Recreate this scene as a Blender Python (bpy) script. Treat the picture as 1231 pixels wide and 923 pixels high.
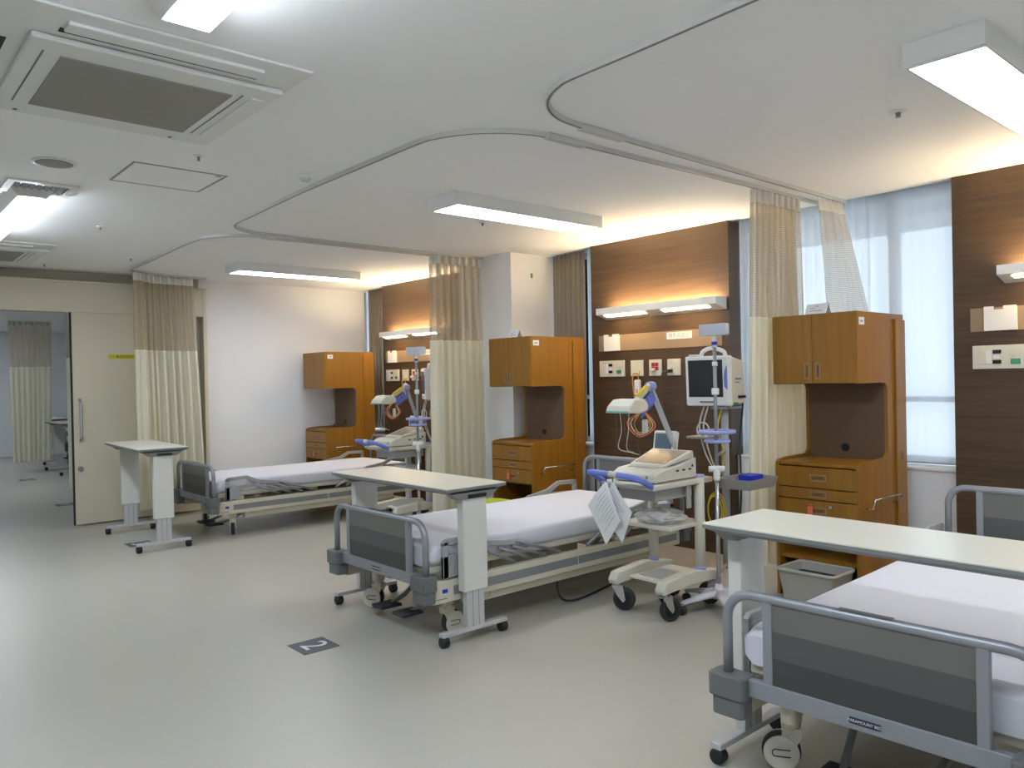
import bpy, math, random
from mathutils import Vector, Matrix
random.seed(4)
for o in list(bpy.data.objects): bpy.data.objects.remove(o)
S = bpy.context.scene
COL = S.collection
PI = math.pi

# ------------------------------------------------------------------ camera
CAM_H = 1.40
YAW, PITCH, ROLL = math.radians(41.2), math.radians(-.39), math.radians(-1.17)
def cam_axes():
    cy, sy, cp, sp = math.cos(YAW), math.sin(YAW), math.cos(PITCH), math.sin(PITCH)
    f = Vector((sy*cp, cy*cp, sp)); r = Vector((cy, -sy, 0)); u = r.cross(f)
    c, s = math.cos(ROLL), math.sin(ROLL)
    return c*r + s*u, -s*r + c*u, f
_r, _u, _f = cam_axes()
cd = bpy.data.cameras.new('camera'); cd.sensor_fit = 'HORIZONTAL'; cd.sensor_width = 36
cd.lens = 940/1231*36; cd.clip_start = .05; cd.clip_end = 200
cam = bpy.data.objects.new('camera', cd); COL.objects.link(cam)
m = Matrix((_r, _u, -_f)).transposed().to_4x4(); m.translation = (0, 0, CAM_H)
cam.matrix_world = m
S.camera = cam

# ------------------------------------------------------------------ world, exposure, light strengths
S.view_settings.view_transform = 'Standard'; S.view_settings.look = 'None'
S.view_settings.gamma = 1; S.view_settings.exposure = 1.97
S.view_settings.use_curve_mapping = False
W = bpy.data.worlds.new('overcast_sky'); S.world = W; W.use_nodes = True
nt = W.node_tree; nt.nodes.clear()
bg = nt.nodes.new('ShaderNodeBackground'); wo = nt.nodes.new('ShaderNodeOutputWorld')
bg.inputs[0].default_value = (.82, .92, 1, 1); bg.inputs[1].default_value = .78
nt.links.new(bg.outputs[0], wo.inputs[0])
E_BED = 4.2        # bay ceiling lamps
E_AISLE = 15.5      # aisle ceiling lamps
E_NEXT = 7.5       # lamp of the next room
E_UP = 25          # bed-head lamps, upward
E_DOWN = 11         # bed-head lamps, downward
CEIL = 2.58

# ------------------------------------------------------------------ materials
MATS = {}
def srgb(c):
    return tuple((x/255/12.92 if x/255 <= .04045 else ((x/255+.055)/1.055)**2.4) for x in c)
def mat(name, rgb, rough=.5, metal=0, spec=.5, var=0, scale=(8, 8, 8), bump=0, coat=0, emit=0, alpha=1, trans=0):
    if name in MATS: return MATS[name]
    M = bpy.data.materials.new(name); M.use_nodes = True; MATS[name] = M
    n = M.node_tree.nodes; l = M.node_tree.links; b = n['Principled BSDF']
    c = srgb(rgb) + (1,)
    b.inputs['Base Color'].default_value = c
    b.inputs['Roughness'].default_value = rough; b.inputs['Metallic'].default_value = metal
    b.inputs['Specular IOR Level'].default_value = spec
    if coat: b.inputs['Coat Weight'].default_value = coat; b.inputs['Coat Roughness'].default_value = .15
    if var or bump:
        tc = n.new('ShaderNodeTexCoord'); mp = n.new('ShaderNodeMapping'); nz = n.new('ShaderNodeTexNoise')
        mp.inputs['Scale'].default_value = scale; nz.inputs['Scale'].default_value = 1; nz.inputs['Detail'].default_value = 5
        l.new(tc.outputs['Object'], mp.inputs[0]); l.new(mp.outputs[0], nz.inputs['Vector'])
        if var:
            mx = n.new('ShaderNodeMix'); mx.data_type = 'RGBA'
            mx.inputs[6].default_value = tuple(x*(1-var) for x in c[:3])+(1,)
            mx.inputs[7].default_value = tuple(min(1, x*(1+var)) for x in c[:3])+(1,)
            l.new(nz.outputs['Fac'], mx.inputs[0]); l.new(mx.outputs[2], b.inputs['Base Color'])
        if bump:
            bp = n.new('ShaderNodeBump'); bp.inputs['Strength'].default_value = bump; bp.inputs['Distance'].default_value = .01
            l.new(nz.outputs['Fac'], bp.inputs['Height']); l.new(bp.outputs[0], b.inputs['Normal'])
    if emit:
        b.inputs['Emission Color'].default_value = c; b.inputs['Emission Strength'].default_value = emit
    if alpha < 1: b.inputs['Alpha'].default_value = alpha
    if trans: b.inputs['Transmission Weight'].default_value = trans
    return M
def fabric(name, rgb, opacity, translucent=.5, grid=0):
    M = bpy.data.materials.new(name); M.use_nodes = True; MATS[name] = M
    n = M.node_tree.nodes; l = M.node_tree.links; n.remove(n['Principled BSDF']); out = n['Material Output']
    c = srgb(rgb)+(1,)
    d = n.new('ShaderNodeBsdfDiffuse'); t = n.new('ShaderNodeBsdfTranslucent'); a = n.new('ShaderNodeMixShader')
    d.inputs[0].default_value = c; t.inputs[0].default_value = c; a.inputs[0].default_value = translucent
    l.new(d.outputs[0], a.inputs[1]); l.new(t.outputs[0], a.inputs[2])
    tp = n.new('ShaderNodeBsdfTransparent'); b = n.new('ShaderNodeMixShader'); b.inputs[0].default_value = opacity
    l.new(tp.outputs[0], b.inputs[1]); l.new(a.outputs[0], b.inputs[2]); l.new(b.outputs[0], out.inputs[0])
    if grid:
        tc = n.new('ShaderNodeTexCoord'); w = n.new('ShaderNodeTexWave'); w.wave_type = 'BANDS'; w.bands_direction = 'Z'
        w.inputs['Scale'].default_value = grid; l.new(tc.outputs['Object'], w.inputs['Vector'])
        mr = n.new('ShaderNodeMapRange'); mr.inputs[3].default_value = opacity-.22; mr.inputs[4].default_value = min(1, opacity+.22)
        l.new(w.outputs['Fac'], mr.inputs[0]); l.new(mr.outputs[0], b.inputs[0])
    return M
def emitter(name, rgb, s):
    M = bpy.data.materials.new(name); M.use_nodes = True; MATS[name] = M
    n = M.node_tree.nodes; l = M.node_tree.links; n.remove(n['Principled BSDF'])
    e = n.new('ShaderNodeEmission'); e.inputs[0].default_value = srgb(rgb)+(1,); e.inputs[1].default_value = s
    l.new(e.outputs[0], n['Material Output'].inputs[0]); return M
def wood(name, dark, light, scale, rough=.4, coat=0):
    M = bpy.data.materials.new(name); M.use_nodes = True; MATS[name] = M
    n = M.node_tree.nodes; l = M.node_tree.links; b = n['Principled BSDF']
    tc = n.new('ShaderNodeTexCoord'); mp = n.new('ShaderNodeMapping'); mp.inputs['Scale'].default_value = scale
    nz = n.new('ShaderNodeTexNoise'); nz.inputs['Scale'].default_value = 1; nz.inputs['Detail'].default_value = 6; nz.inputs['Distortion'].default_value = .4
    l.new(tc.outputs['Object'], mp.inputs[0]); l.new(mp.outputs[0], nz.inputs['Vector'])
    r = n.new('ShaderNodeValToRGB'); r.color_ramp.elements[0].position = .3; r.color_ramp.elements[1].position = .72
    r.color_ramp.elements[0].color = srgb(dark)+(1,); r.color_ramp.elements[1].color = srgb(light)+(1,)
    l.new(nz.outputs['Fac'], r.inputs[0]); l.new(r.outputs[0], b.inputs['Base Color'])
    b.inputs['Roughness'].default_value = rough
    if coat: b.inputs['Coat Weight'].default_value = coat
    return M

mat('wall', (243, 244, 246), .85, var=.015, scale=(3, 3, 3))
mat('ceiling', (246, 246, 245), .9, var=.012, scale=(2, 2, 2))
mat('door_cream', (214, 206, 184), .5, var=.02, scale=(1, 1, 6))
mat('soffit', (186, 180, 160), .6)
mat('floor', (179, 176, 166), .34, spec=.45, var=.035, scale=(60, 60, 60), bump=.012)
mat('white', (236, 236, 232), .5)
mat('white_metal', (228, 228, 224), .4)
mat('rail_metal', (206, 206, 202), .35, metal=.2)
mat('seam_grey', (120, 120, 118), .6)  # mid grey of track slots, seams, grooves and screw caps
mat('sheet', (217, 218, 226), .9, var=.012, scale=(5, 5, 5), bump=.15)
mat('bed_beige', (208, 202, 182), .45)
mat('rail_grey', (160, 162, 162), .45)
mat('bed_grey', (132, 134, 134), .5)
mat('bed_block', (106, 108, 108), .45)
mat('silver', (152, 155, 161), .42, metal=.45)
mat('stripe_light', (110, 109, 104), .45)
mat('stripe_mid', (85, 86, 84), .45)
mat('stripe_dark', (67, 68, 67), .45)
mat('steel', (196, 198, 200), .22, metal=.9)
mat('black', (22, 22, 24), .5)
mat('rubber', (46, 48, 50), .6)
mat('dark_navy', (44, 48, 60), .5)
mat('wheel_cover', (214, 210, 196), .45)
mat('table_top', (226, 224, 210), .28, spec=.5, var=.01, scale=(30, 30, 30))
mat('table_edge', (126, 128, 126), .45)
mat('table_column', (214, 214, 207), .35)
mat('table_inner', (196, 197, 198), .35, metal=.2)
mat('cart_beige', (212, 209, 196), .45)
mat('cart_grey', (168, 170, 170), .45)
mat('blue', (112, 130, 214), .5)
mat('pale_blue', (160, 170, 226), .5)
mat('deep_blue', (30, 52, 190), .5)
mat('screen', (46, 47, 50), .25)
mat('lcd', (104, 120, 136), .2)
mat('cream_plastic', (222, 216, 196), .5)
mat('plate', (216, 214, 198), .45)
mat('orange', (240, 120, 80), .6)
mat('amber', (240, 176, 60), .6)
mat('yellow', (226, 206, 40), .6)
mat('wire_white', (210, 208, 200), .6)
mat('wire_brown', (96, 78, 62), .6)
mat('green', (70, 150, 110), .5)
mat('teal', (120, 190, 176), .5)
mat('lime', (182, 190, 52), .7)
mat('red', (170, 40, 40), .5)
mat('grey_plastic', (150, 148, 142), .5)
mat('bin', (176, 174, 166), .55)
mat('tile_dark', (84, 86, 92), .5)
mat('print_white', (220, 222, 226), .6)
mat('print_black', (40, 40, 42), .7)
mat('print_grey', (130, 130, 132), .7)
mat('paper', (240, 241, 243), .8)
mat('sticker_yellow', (214, 200, 20), .6)
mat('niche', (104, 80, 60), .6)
mat('band', (158, 134, 108), .5)
mat('grille', (152, 150, 142), .8)
mat('slot_dark', (52, 52, 52), .8)
mat('eave', (128, 134, 138), .7)
mat('frame_alu', (186, 192, 198), .4, metal=.3)
mat('drape', (176, 166, 148), .9, var=.05, scale=(40, 40, 3))
mat('header_white', (228, 224, 214), .9)
wood('panel_wood', (72, 54, 37), (92, 69, 46), (2.2, 2.2, 46), .42)
wood('cab_wood', (138, 94, 26), (158, 110, 34), (26, 26, 1.6), .38)
fabric('curtain_cream', (246, 242, 224), 1, .35)
fabric('curtain_net', (214, 202, 178), .6, .4, grid=34)
fabric('sheer', (240, 245, 250), .84, .45)
emitter('lamp_white', (228, 240, 255), E_BED)
emitter('lamp_aisle', (232, 243, 255), E_AISLE)
emitter('lamp_next', (232, 243, 255), E_NEXT)
emitter('lamp_warm_up', (255, 228, 186), E_UP)
emitter('lamp_warm_down', (255, 214, 150), E_DOWN)
def glass_mat():
    M = bpy.data.materials.new('glass_pane'); M.use_nodes = True; MATS['glass_pane'] = M
    n = M.node_tree.nodes; l = M.node_tree.links; n.remove(n['Principled BSDF'])
    t = n.new('ShaderNodeBsdfTransparent'); g = n.new('ShaderNodeBsdfGlossy'); g.inputs['Roughness'].default_value = .03
    t.inputs[0].default_value = (.93, .97, 1, 1)
    f = n.new('ShaderNodeFresnel'); x = n.new('ShaderNodeMixShader')
    l.new(f.outputs[0], x.inputs[0]); l.new(t.outputs[0], x.inputs[1]); l.new(g.outputs[0], x.inputs[2]); l.new(x.outputs[0], n['Material Output'].inputs[0])
glass_mat()
def plastic_mat():
    M = bpy.data.materials.new('clear_plastic'); M.use_nodes = True; MATS['clear_plastic'] = M
    n = M.node_tree.nodes; l = M.node_tree.links; b = n['Principled BSDF']
    b.inputs['Base Color'].default_value = (.75, .76, .76, 1); b.inputs['Roughness'].default_value = .15; b.inputs['Alpha'].default_value = .55
plastic_mat()

# ------------------------------------------------------------------ mesh helpers
class MB:
    def __init__(s): s.v = []; s.f = []; s.sm = []
    def add(s, vs, fs, smooth=False):
        b = len(s.v); s.v += [tuple(v) for v in vs]
        for f in fs: s.f.append(tuple(i+b for i in f)); s.sm.append(smooth)
        return s
    def box(s, x0, x1, y0, y1, z0, z1):
        x0, x1 = min(x0, x1), max(x0, x1); y0, y1 = min(y0, y1), max(y0, y1); z0, z1 = min(z0, z1), max(z0, z1)
        return s.add([(x0,y0,z0),(x1,y0,z0),(x1,y1,z0),(x0,y1,z0),(x0,y0,z1),(x1,y0,z1),(x1,y1,z1),(x0,y1,z1)],
              [(3,2,1,0),(4,5,6,7),(0,1,5,4),(1,2,6,5),(2,3,7,6),(3,0,4,7)])
    def ring(s, ax, u0, u1, v0, v1, t, w0, w1):   # rectangular frame, no overlapping faces; t = border width (or pair)
        tu, tv = t if isinstance(t, tuple) else (t, t)
        out = [(u0, v0), (u1, v0), (u1, v1), (u0, v1)]; inn = [(u0+tu, v0+tv), (u1-tu, v0+tv), (u1-tu, v1-tv), (u0+tu, v1-tv)]
        def P(u, v, w): return {'x': (w, u, v), 'y': (u, w, v), 'z': (u, v, w)}[ax]
        vs = [P(*p, w) for w in (w0, w1) for L in (out, inn) for p in L]
        fs = []
        for i in range(4):
            j = (i+1) % 4
            q = [(i, i+4, j+4, j), (8+i, 8+j, 12+j, 12+i), (i, j, 8+j, 8+i), (4+i, 12+i, 12+j, 4+j)]
            fs += [f[::-1] for f in q] if ax == 'y' else q
        return s.add(vs, fs)
    def hexa(s, bot, top):      # two quads, same winding (ccw from above)
        return s.add(list(bot)+list(top), [(3,2,1,0),(4,5,6,7),(0,1,5,4),(1,2,6,5),(2,3,7,6),(3,0,4,7)])
    def prism(s, poly, axis, a, b, smooth=False):   # poly 2D extruded along axis from a to b
        def P(u, v, w): return {'x': (w, u, v), 'y': (u, w, v), 'z': (u, v, w)}[axis]
        n = len(poly)
        ar = sum(poly[i][0]*poly[(i+1) % n][1]-poly[(i+1) % n][0]*poly[i][1] for i in range(n))
        if (ar < 0) != (axis == 'y'): poly = poly[::-1]
        a, b = min(a, b), max(a, b)
        vs = [P(u, v, a) for u, v in poly]+[P(u, v, b) for u, v in poly]
        s.add(vs, [tuple(range(n-1, -1, -1)), tuple(range(n, 2*n))])
        bse = len(s.v)-2*n
        for i in range(n):
            j = (i+1) % n; s.f.append((bse+i, bse+j, bse+n+j, bse+n+i)); s.sm.append(smooth)
        return s
    def tube(s, pts, r, n=10, closed=False, flat=None):
        pts = [Vector(p) for p in pts]; N = len(pts); rs = r if isinstance(r, (list, tuple)) else [r]*N
        up = None; rings = []
        for i, p in enumerate(pts):
            if closed: t = pts[(i+1) % N]-pts[i-1]
            else: t = pts[min(i+1, N-1)]-pts[max(i-1, 0)]
            if t.length < 1e-9: t = Vector((0, 0, 1))
            t.normalize()
            if up is None:
                up = Vector((0, 0, 1)) if abs(t.z) < .9 else Vector((1, 0, 0))
            a = up-t*up.dot(t)
            if a.length < 1e-6: a = t.orthogonal()
            a.normalize(); b = t.cross(a); up = a
            rings.append([p+(a*math.cos(2*PI*k/n)*(flat or 1)+b*math.sin(2*PI*k/n))*rs[i] for k in range(n)])
        base = len(s.v); s.v += [tuple(v) for R in rings for v in R]
        M = N if closed else N-1
        for i in range(M):
            for k in range(n):
                a0 = base+i*n; a1 = base+((i+1) % N)*n; k2 = (k+1) % n
                s.f.append((a0+k, a0+k2, a1+k2, a1+k)); s.sm.append(True)
        if not closed:
            s.f.append(tuple(base+k for k in range(n-1, -1, -1))); s.sm.append(False)
            s.f.append(tuple(base+(N-1)*n+k for k in range(n))); s.sm.append(False)
        return s
    def lathe(s, prof, c=(0, 0, 0), axis='z', n=20, smooth=True):  # prof: (radius, height), capped
        def P(r, h, a):
            u, v = r*math.cos(a), r*math.sin(a)
            q = {'z': (u, v, h), 'y': (v, h, u), 'x': (h, u, v)}[axis]
            return (q[0]+c[0], q[1]+c[1], q[2]+c[2])
        base = len(s.v)
        for r, h in prof:
            for k in range(n): s.v.append(P(r, h, 2*PI*k/n))
        for i in range(len(prof)-1):
            for k in range(n):
                k2 = (k+1) % n
                s.f.append((base+i*n+k, base+i*n+k2, base+(i+1)*n+k2, base+(i+1)*n+k)); s.sm.append(smooth)
        s.f.append(tuple(base+k for k in range(n-1, -1, -1))); s.sm.append(False)
        s.f.append(tuple(base+(len(prof)-1)*n+k for k in range(n))); s.sm.append(False)
        return s
    def sphere(s, c, r, n=14, sz=1):
        pr = [(r*math.sin(PI*(i+.02)/(n//2+.04)), -r*sz*math.cos(PI*(i+.02)/(n//2+.04))) for i in range(n//2+1)]
        return s.lathe(pr, c, 'z', n)
    def build(s, name, material, parent=None, bev=0, seg=2, loc=None):
        me = bpy.data.meshes.new(name); 
        vs = s.v
        if loc: vs = [(a-loc[0], b-loc[1], c-loc[2]) for a, b, c in vs]
        me.from_pydata(vs, [], s.f); me.update()
        me.polygons.foreach_set('use_smooth', s.sm)
        me.materials.append(MATS[material] if isinstance(material, str) else material)
        o = bpy.data.objects.new(name, me); COL.objects.link(o)
        if loc: o.location = loc
        if parent: o.parent = parent
        if bev:
            md = o.modifiers.new('bevel', 'BEVEL'); md.width = bev; md.segments = seg; md.limit_method = 'ANGLE'; md.angle_limit = math.radians(40)
        return o
def B(*a): return MB().box(*a)
def arc(cx, cy, r, a0, a1, n=8):
    return [(cx+r*math.cos(math.radians(a0+(a1-a0)*i/n)), cy+r*math.sin(math.radians(a0+(a1-a0)*i/n))) for i in range(n+1)]
def rrect(x0, x1, y0, y1, r, n=4):
    return arc(x1-r, y0+r, r, -90, 0, n)+arc(x1-r, y1-r, r, 0, 90, n)+arc(x0+r, y1-r, r, 90, 180, n)+arc(x0+r, y0+r, r, 180, 270, n)
def bez(p, n=20):    # catmull-rom through points
    p = [Vector(q) for q in p]; out = []
    for i in range(len(p)-1):
        a, b, c, d = p[max(i-1, 0)], p[i], p[i+1], p[min(i+2, len(p)-1)]
        for k in range(n):
            t = k/n
            out.append(.5*((2*b)+(c-a)*t+(2*a-5*b+4*c-d)*t*t+(3*b-a-3*c+d)*t**3))
    out.append(p[-1]); return out
def tag(o, label=None, cat=None, group=None, kind=None):
    if label: o['label'] = label
    if cat: o['category'] = cat
    if group: o['group'] = group
    if kind: o['kind'] = kind
    return o
def thing(name, loc, rz=0, label=None, cat=None, group=None):
    o = bpy.data.objects.new(name, None); COL.objects.link(o); o.empty_display_size = .1
    o.location = loc; o.rotation_euler = (0, 0, rz)
    return tag(o, label, cat, group)
def kids(o): return [c for c in bpy.data.objects if c.parent == o]
def copy_tree(o, parent=None):
    c = o.copy(); COL.objects.link(c); c.parent = parent
    for ch in kids(o): copy_tree(ch, c)
    return c
def place(proto, loc, rz=0, label=None, group=None):
    c = copy_tree(proto); c.location = loc; c.rotation_euler = (0, 0, rz)
    if label: c['label'] = label
    if group: c['group'] = group
    return c
def text(name, s, size, mtx, material, parent=None, align='CENTER', ext=.0004):
    cu = bpy.data.curves.new(name, 'FONT'); cu.body = s; cu.size = size; cu.align_x = align; cu.align_y = 'CENTER'; cu.extrude = ext
    cu.resolution_u = 3
    t = bpy.data.objects.new(name, cu); COL.objects.link(t)
    dg = bpy.context.evaluated_depsgraph_get()
    me = bpy.data.meshes.new_from_object(t.evaluated_get(dg)); COL.objects.unlink(t); bpy.data.objects.remove(t)
    me.name = name; me.transform(mtx); me.materials.clear(); me.materials.append(MATS[material])
    o = bpy.data.objects.new(name, me); COL.objects.link(o)
    if parent: o.parent = parent
    return o
def frame(origin, right, up):
    r = Vector(right).normalized(); u = Vector(up).normalized(); n = r.cross(u)
    M = Matrix((r, u, n)).transposed().to_4x4(); M.translation = origin; return M
def struct(name, mb, material, parent=None, bev=0):
    o = mb.build(name, material, parent, bev)
    if not parent: o['kind'] = 'structure'
    return o

# ------------------------------------------------------------------ setting
XW = 5.30          # face of the window wall below the sill
XP = 5.215         # face of the wooden panels
YF = 8.95          # far wall
X0, Y0 = -2.6, -4.0
struct('floor', B(X0-.2, 5.7, Y0-.2, 20.4, -.12, 0), 'floor')
struct('ceiling', B(X0-.2, 5.29, Y0-.2, YF, CEIL, CEIL+.2), 'ceiling')
struct('wall_left', B(X0-.2, X0, Y0-.2, YF, 0, CEIL), 'wall')
struct('wall_back', B(X0, 5.3, Y0-.2, Y0, 0, CEIL), 'wall')
# window wall: dado, lintel, piers; three openings
PAN = {3: (.396, 1.826), 2: (3.41, 4.845), 1: (6.95, 8.375)}
XB = 5.37          # wall behind the wooden panels
for a, b in ((1.826, 3.41), (4.845, 5.48), (8.375, YF+.12)):
    struct('wall_right', B(XW, 5.62, a, b, 0, .755), 'wall'); struct('wall_right', B(5.46, 5.62, a, b, 2.59, 2.68), 'wall')
for a, b in PAN.values(): struct('wall_right', B(XB, 5.62, a, b, 0, 2.68), 'wall')
struct('wall_right', B(XW, 5.62, Y0-.2, .396, 0, 2.68), 'wall'); struct('wall_right', B(XW, 5.62, 6.25, 6.95, 0, 2.68), 'wall')
struct('wall_right', B(4.81, 5.62, 5.48, 6.25, 0, CEIL), 'wall')
struct('wall_right', B(5.28, 5.62, Y0-.2, YF+.12, 2.681, 2.80), 'wall')
# far wall with the doorway
f = B(3.02, 5.30, YF, YF+.12, 0, CEIL).box(X0-.2, 3.02, YF, YF+.12, 2.17, CEIL+.0).box(1.93, 3.02, YF, YF+.12, 0, 2.17).box(X0-.2, .25, YF, YF+.12, 0, 2.17)
struct('wall_far', f, 'wall')
struct('trim_1', B(X0, 3.17, YF-.135, YF-.001, 2.16, 2.47).box(X0, 3.19, YF-.15, YF-.001, 2.455, 2.475), 'door_cream')     # header box of sliding door
struct('trim_2', B(3.165, 3.20, YF-.14, YF-.001, 0, 2.475), 'door_cream')
struct('trim_3', B(X0, 3.16, YF-.012, YF-.001, 2.475, CEIL-.001), 'soffit')
struct('trim_4', B(3.03, 3.165, YF-.03, YF-.001, 0, 2.16), 'soffit')
# sliding door leaf
d = thing('door_1', (1.847, YF-.11, 0)); d['kind'] = 'structure'
B(.012, 1.25, 0, .04, .012, 2.165).build('door_leaf', 'door_cream', d, .003)
B(0, .012, -.002, .042, .012, 2.165).build('door_edge', 'slot_dark', d)
h = MB().tube(bez([(.07, 0, .86), (.07, -.045, .88), (.07, -.05, .95), (.07, -.05, 1.18), (.07, -.045, 1.26), (.07, 0, 1.28)], 6), .013).build('pull_handle', 'steel', d)
MB().lathe([(.028, -.008), (.028, 0)], (.066, 0, .575), 'y').build('lock', 'steel', d)
st = B(.35, .70, -.0025, -.0003, 1.69, 1.735).build('door_sticker', 'sticker_yellow', d); st['label'] = 'yellow strip sticker'
text('sticker_lettering', '★日内防火扉', .036, frame((.525, -.003, 1.712), (1, 0, 0), (0, 0, 1)), 'print_black', st)
# baseboards
struct('baseboard_far', B(3.20, XW, YF-.008, YF-.0005, 0, .07), 'grey_plastic')

# next room beyond the doorway
struct('wall_next_left', B(-1.4, -1.2, YF+.12, 19, 0, CEIL), 'wall')
struct('wall_next_right', B(5.4, 5.6, YF+.12, 20, 0, CEIL), 'wall')
struct('wall_next_far', B(-1.2, 5.4, 19, 19.2, 0, CEIL), 'wall')
struct('ceiling_next', B(-1.4, 5.6, YF, 20.2, CEIL+.001, CEIL+.2), 'ceiling')

# windows -------------------------------------------------------------
def window(n, y0, y1, mulls):
    w = thing('window_%d' % n, (0, 0, 0)); w['kind'] = 'structure'
    m = MB().ring('x', y0, y1, .776, 2.59, .05, 5.50, 5.56)
    m.build('window_frame', 'frame_alu', w)
    ys = [y0+.05]+mulls+[y1-.05]
    for q in mulls: B(5.495, 5.565, q-.03, q+.03, .826, 2.54).build('mullion', 'frame_alu', w)
    B(5.50, 5.55, y0+.05, y1-.05, 1.19, 1.225).build('transom_bar', 'frame_alu', w)
    for a, b in zip(ys[:-1], ys[1:]):
        B(5.526, 5.532, a, b, .826, 2.54).build('pane', 'glass_pane', w)
    B(XW-.012, 5.5, y0, y1, .756, .775).build('window_sill', 'white', w, .003)
    B(5.335, 5.40, y0+.01, y1-.01, 2.60, 2.625).build('curtain_track', 'frame_alu', w)
    return w
struct('trim_5', B(6.0, 6.7, -1, 12, 2.535, 2.95).box(5.98, 6.0, -1, 12, 2.60, 2.64), 'eave')
window(1, 1.826, 3.41, [2.30])
window(2, 4.845, 5.48, [])
window(3, 8.375, 8.95, [])

# wooden bed-head panels
def panel(y0, y1, label):
    p = B(XP, XB-.0005, y0, y1, 0, CEIL-.001).build('headwall_panel', 'panel_wood'); tag(p, label, 'wall panel', 'wooden bed-head panels'); return p
panel(*PAN[3], 'dark wood grain wall panel cut off beside the bright lace window')
panel(*PAN[2], 'dark wood grain wall panel behind the patient monitor')
panel(*PAN[1], 'dark wood grain wall panel partly behind the bunched beige curtain near the far white wall')

# ------------------------------------------------------------------ ceiling fittings
def lamp_bay(x0, x1, y0, y1, label):
    t = thing('ceiling_light', ((x0+x1)/2, (y0+y1)/2, CEIL), 0, label, 'ceiling light', 'long ceiling lights over the beds')
    a, b = (x1-x0)/2, (y1-y0)/2
    m = MB().ring('z', -a, a, -b, b, (.035, .010), -.085, -.0005)
    m.build('housing', 'white_metal', t)
    B(-a+.036, a-.036, -b+.011, b-.011, -.082, -.06).build('diffuser', 'lamp_white', t)
    return t
lamp_bay(2.95, 4.31, 3.88, 4.16, 'long white ceiling light over the bed beside the blue-handled cart')
lamp_bay(2.95, 4.31, .92, 1.19, 'wide bright ceiling light above the bed by the lace-curtained window')
lamp_bay(2.98, 4.33, 7.38, 7.66, 'slim white ceiling light over the bed near the far white wall')
def lamp_aisle(x, y0, y1, label):
    t = thing('aisle_light', (x, (y0+y1)/2, CEIL), 0, label, 'ceiling light', 'narrow ceiling lights over the aisle')
    b = (y1-y0)/2
    MB().prism([(-.12, 0), (.12, 0), (.072, -.055), (-.072, -.055)], 'y', -b-.05, b+.05).build('housing', 'white_metal', t)
    MB().prism([(-.066, -.0555), (.066, -.0555), (.058, -.075), (-.058, -.075)], 'y', -b, b).build('diffuser', 'lamp_aisle', t)
lamp_aisle(.865, .88, 2.46, 'narrow bright ceiling light beside the large square air conditioner grille')
lamp_bay(2.95, 4.31, -2.1, -1.83, 'unseen long ceiling light added as fill over the bay behind the camera')  # bay lamp out of view, added to fill the room with light
lamp_aisle(.865, -2.9, -1.32, 'unseen narrow ceiling light added behind the camera to brighten the aisle')  # added out of view, carries on the aisle row for more room light
lamp_aisle(.93, 5.36, 6.94, 'narrow bright ceiling light beside the small louvred ceiling vent')

def cassette(x0, x1, y0, y1, label, near=.34):
    t = thing('ceiling_air_conditioner', (x0, y0, CEIL), 0, label, 'air conditioner')
    w, h = x1-x0, y1-y0
    MB().prism([(0, 0), (w, 0), (w, h), (0, h)], 'z', -.012, -.0005).build('outer_frame', 'white_metal', t, .004)
    B(.16, w-.02, near-.12, h-.03, -.034, -.012).build('panel', 'white_metal', t, .006)
    B(w-.78, w-.18, near, near+.58, -.039, -.034).build('intake_grille', 'grille', t)
    for a, b, c, e in ((w-.82, w-.15, .15, .185),):
        B(a, b, c, e, -.0135, -.011).build('air_slot', 'slot_dark', t); B(a+.01, b-.01, c-.075, c, -.026, -.012).build('flap', 'white_metal', t, .004)
    B(.085, .11, near, near+.55, -.0135, -.011).build('air_slot', 'slot_dark', t)
    B(.03, .08, near, near+.55, -.022, -.012).build('flap', 'white_metal', t, .004)
    B(w-.11, w-.055, near-.02, near+.58, -.042, -.034).build('flap', 'white_metal', t, .006)
    B(w-.148, w-.142, near-.02, near+.58, -.0355, -.033).build('seam', 'seam_grey', t)
    B(.21, .216, near-.02, near+.58, -.0355, -.033).build('seam', 'seam_grey', t)
    for q in (.24, w-.2): MB().lathe([(.009, -.036), (.009, -.033)], (q, h-.07, 0)).build('screw_cap', 'seam_grey', t)
    return t
cassette(.36, 1.41, 2.71, 3.81, 'large square white ceiling air conditioner with grey intake grille nearest the beds')
cassette(.50, 1.45, 7.30, 8.42, 'flat white ceiling air conditioner by the sliding door wall')
sp = thing('ceiling_speaker', (.915, 4.64, CEIL), 0, 'round beige ceiling speaker near the small louvred vent', 'speaker')
MB().lathe([(.105, 0), (.105, -.006), (.09, -.008)]).build('rim', 'white_metal', sp)
MB().lathe([(.088, -.006), (.088, -.0095), (.06, -.012)]).build('grille', 'grille', sp)
v = thing('ceiling_vent', (.78, 5.11, CEIL), 0, 'small louvred ceiling vent beside the aisle light', 'vent')
MB().ring('z', 0, .36, 0, .33, (.04, .05), -.012, -.0002).build('vent_frame', 'white_metal', v, .002)
B(.04, .32, .05, .28, -.0008, -.0002).build('backing', 'slot_dark', v)
for i in range(7): MB().prism([(.05+i*.038, -.001), (.056+i*.038, -.001), (.076+i*.038, -.011), (.070+i*.038, -.011)], 'y', .05, .28).build('louvre', 'steel', v)
ht = thing('access_hatch', (1.23, 4.38, CEIL), 0, 'flat square access hatch set flush in the white ceiling', 'hatch')
MB().ring('z', 0, .5, 0, .472, .012, -.003, -.0002).build('hatch_frame', 'grey_plastic', ht)
B(.014, .486, .014, .458, -.002, -.0003).build('hatch_panel', 'ceiling', ht)
B(.44, .47, .02, .035, -.006, -.002).build('latch', 'steel', ht)
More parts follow.
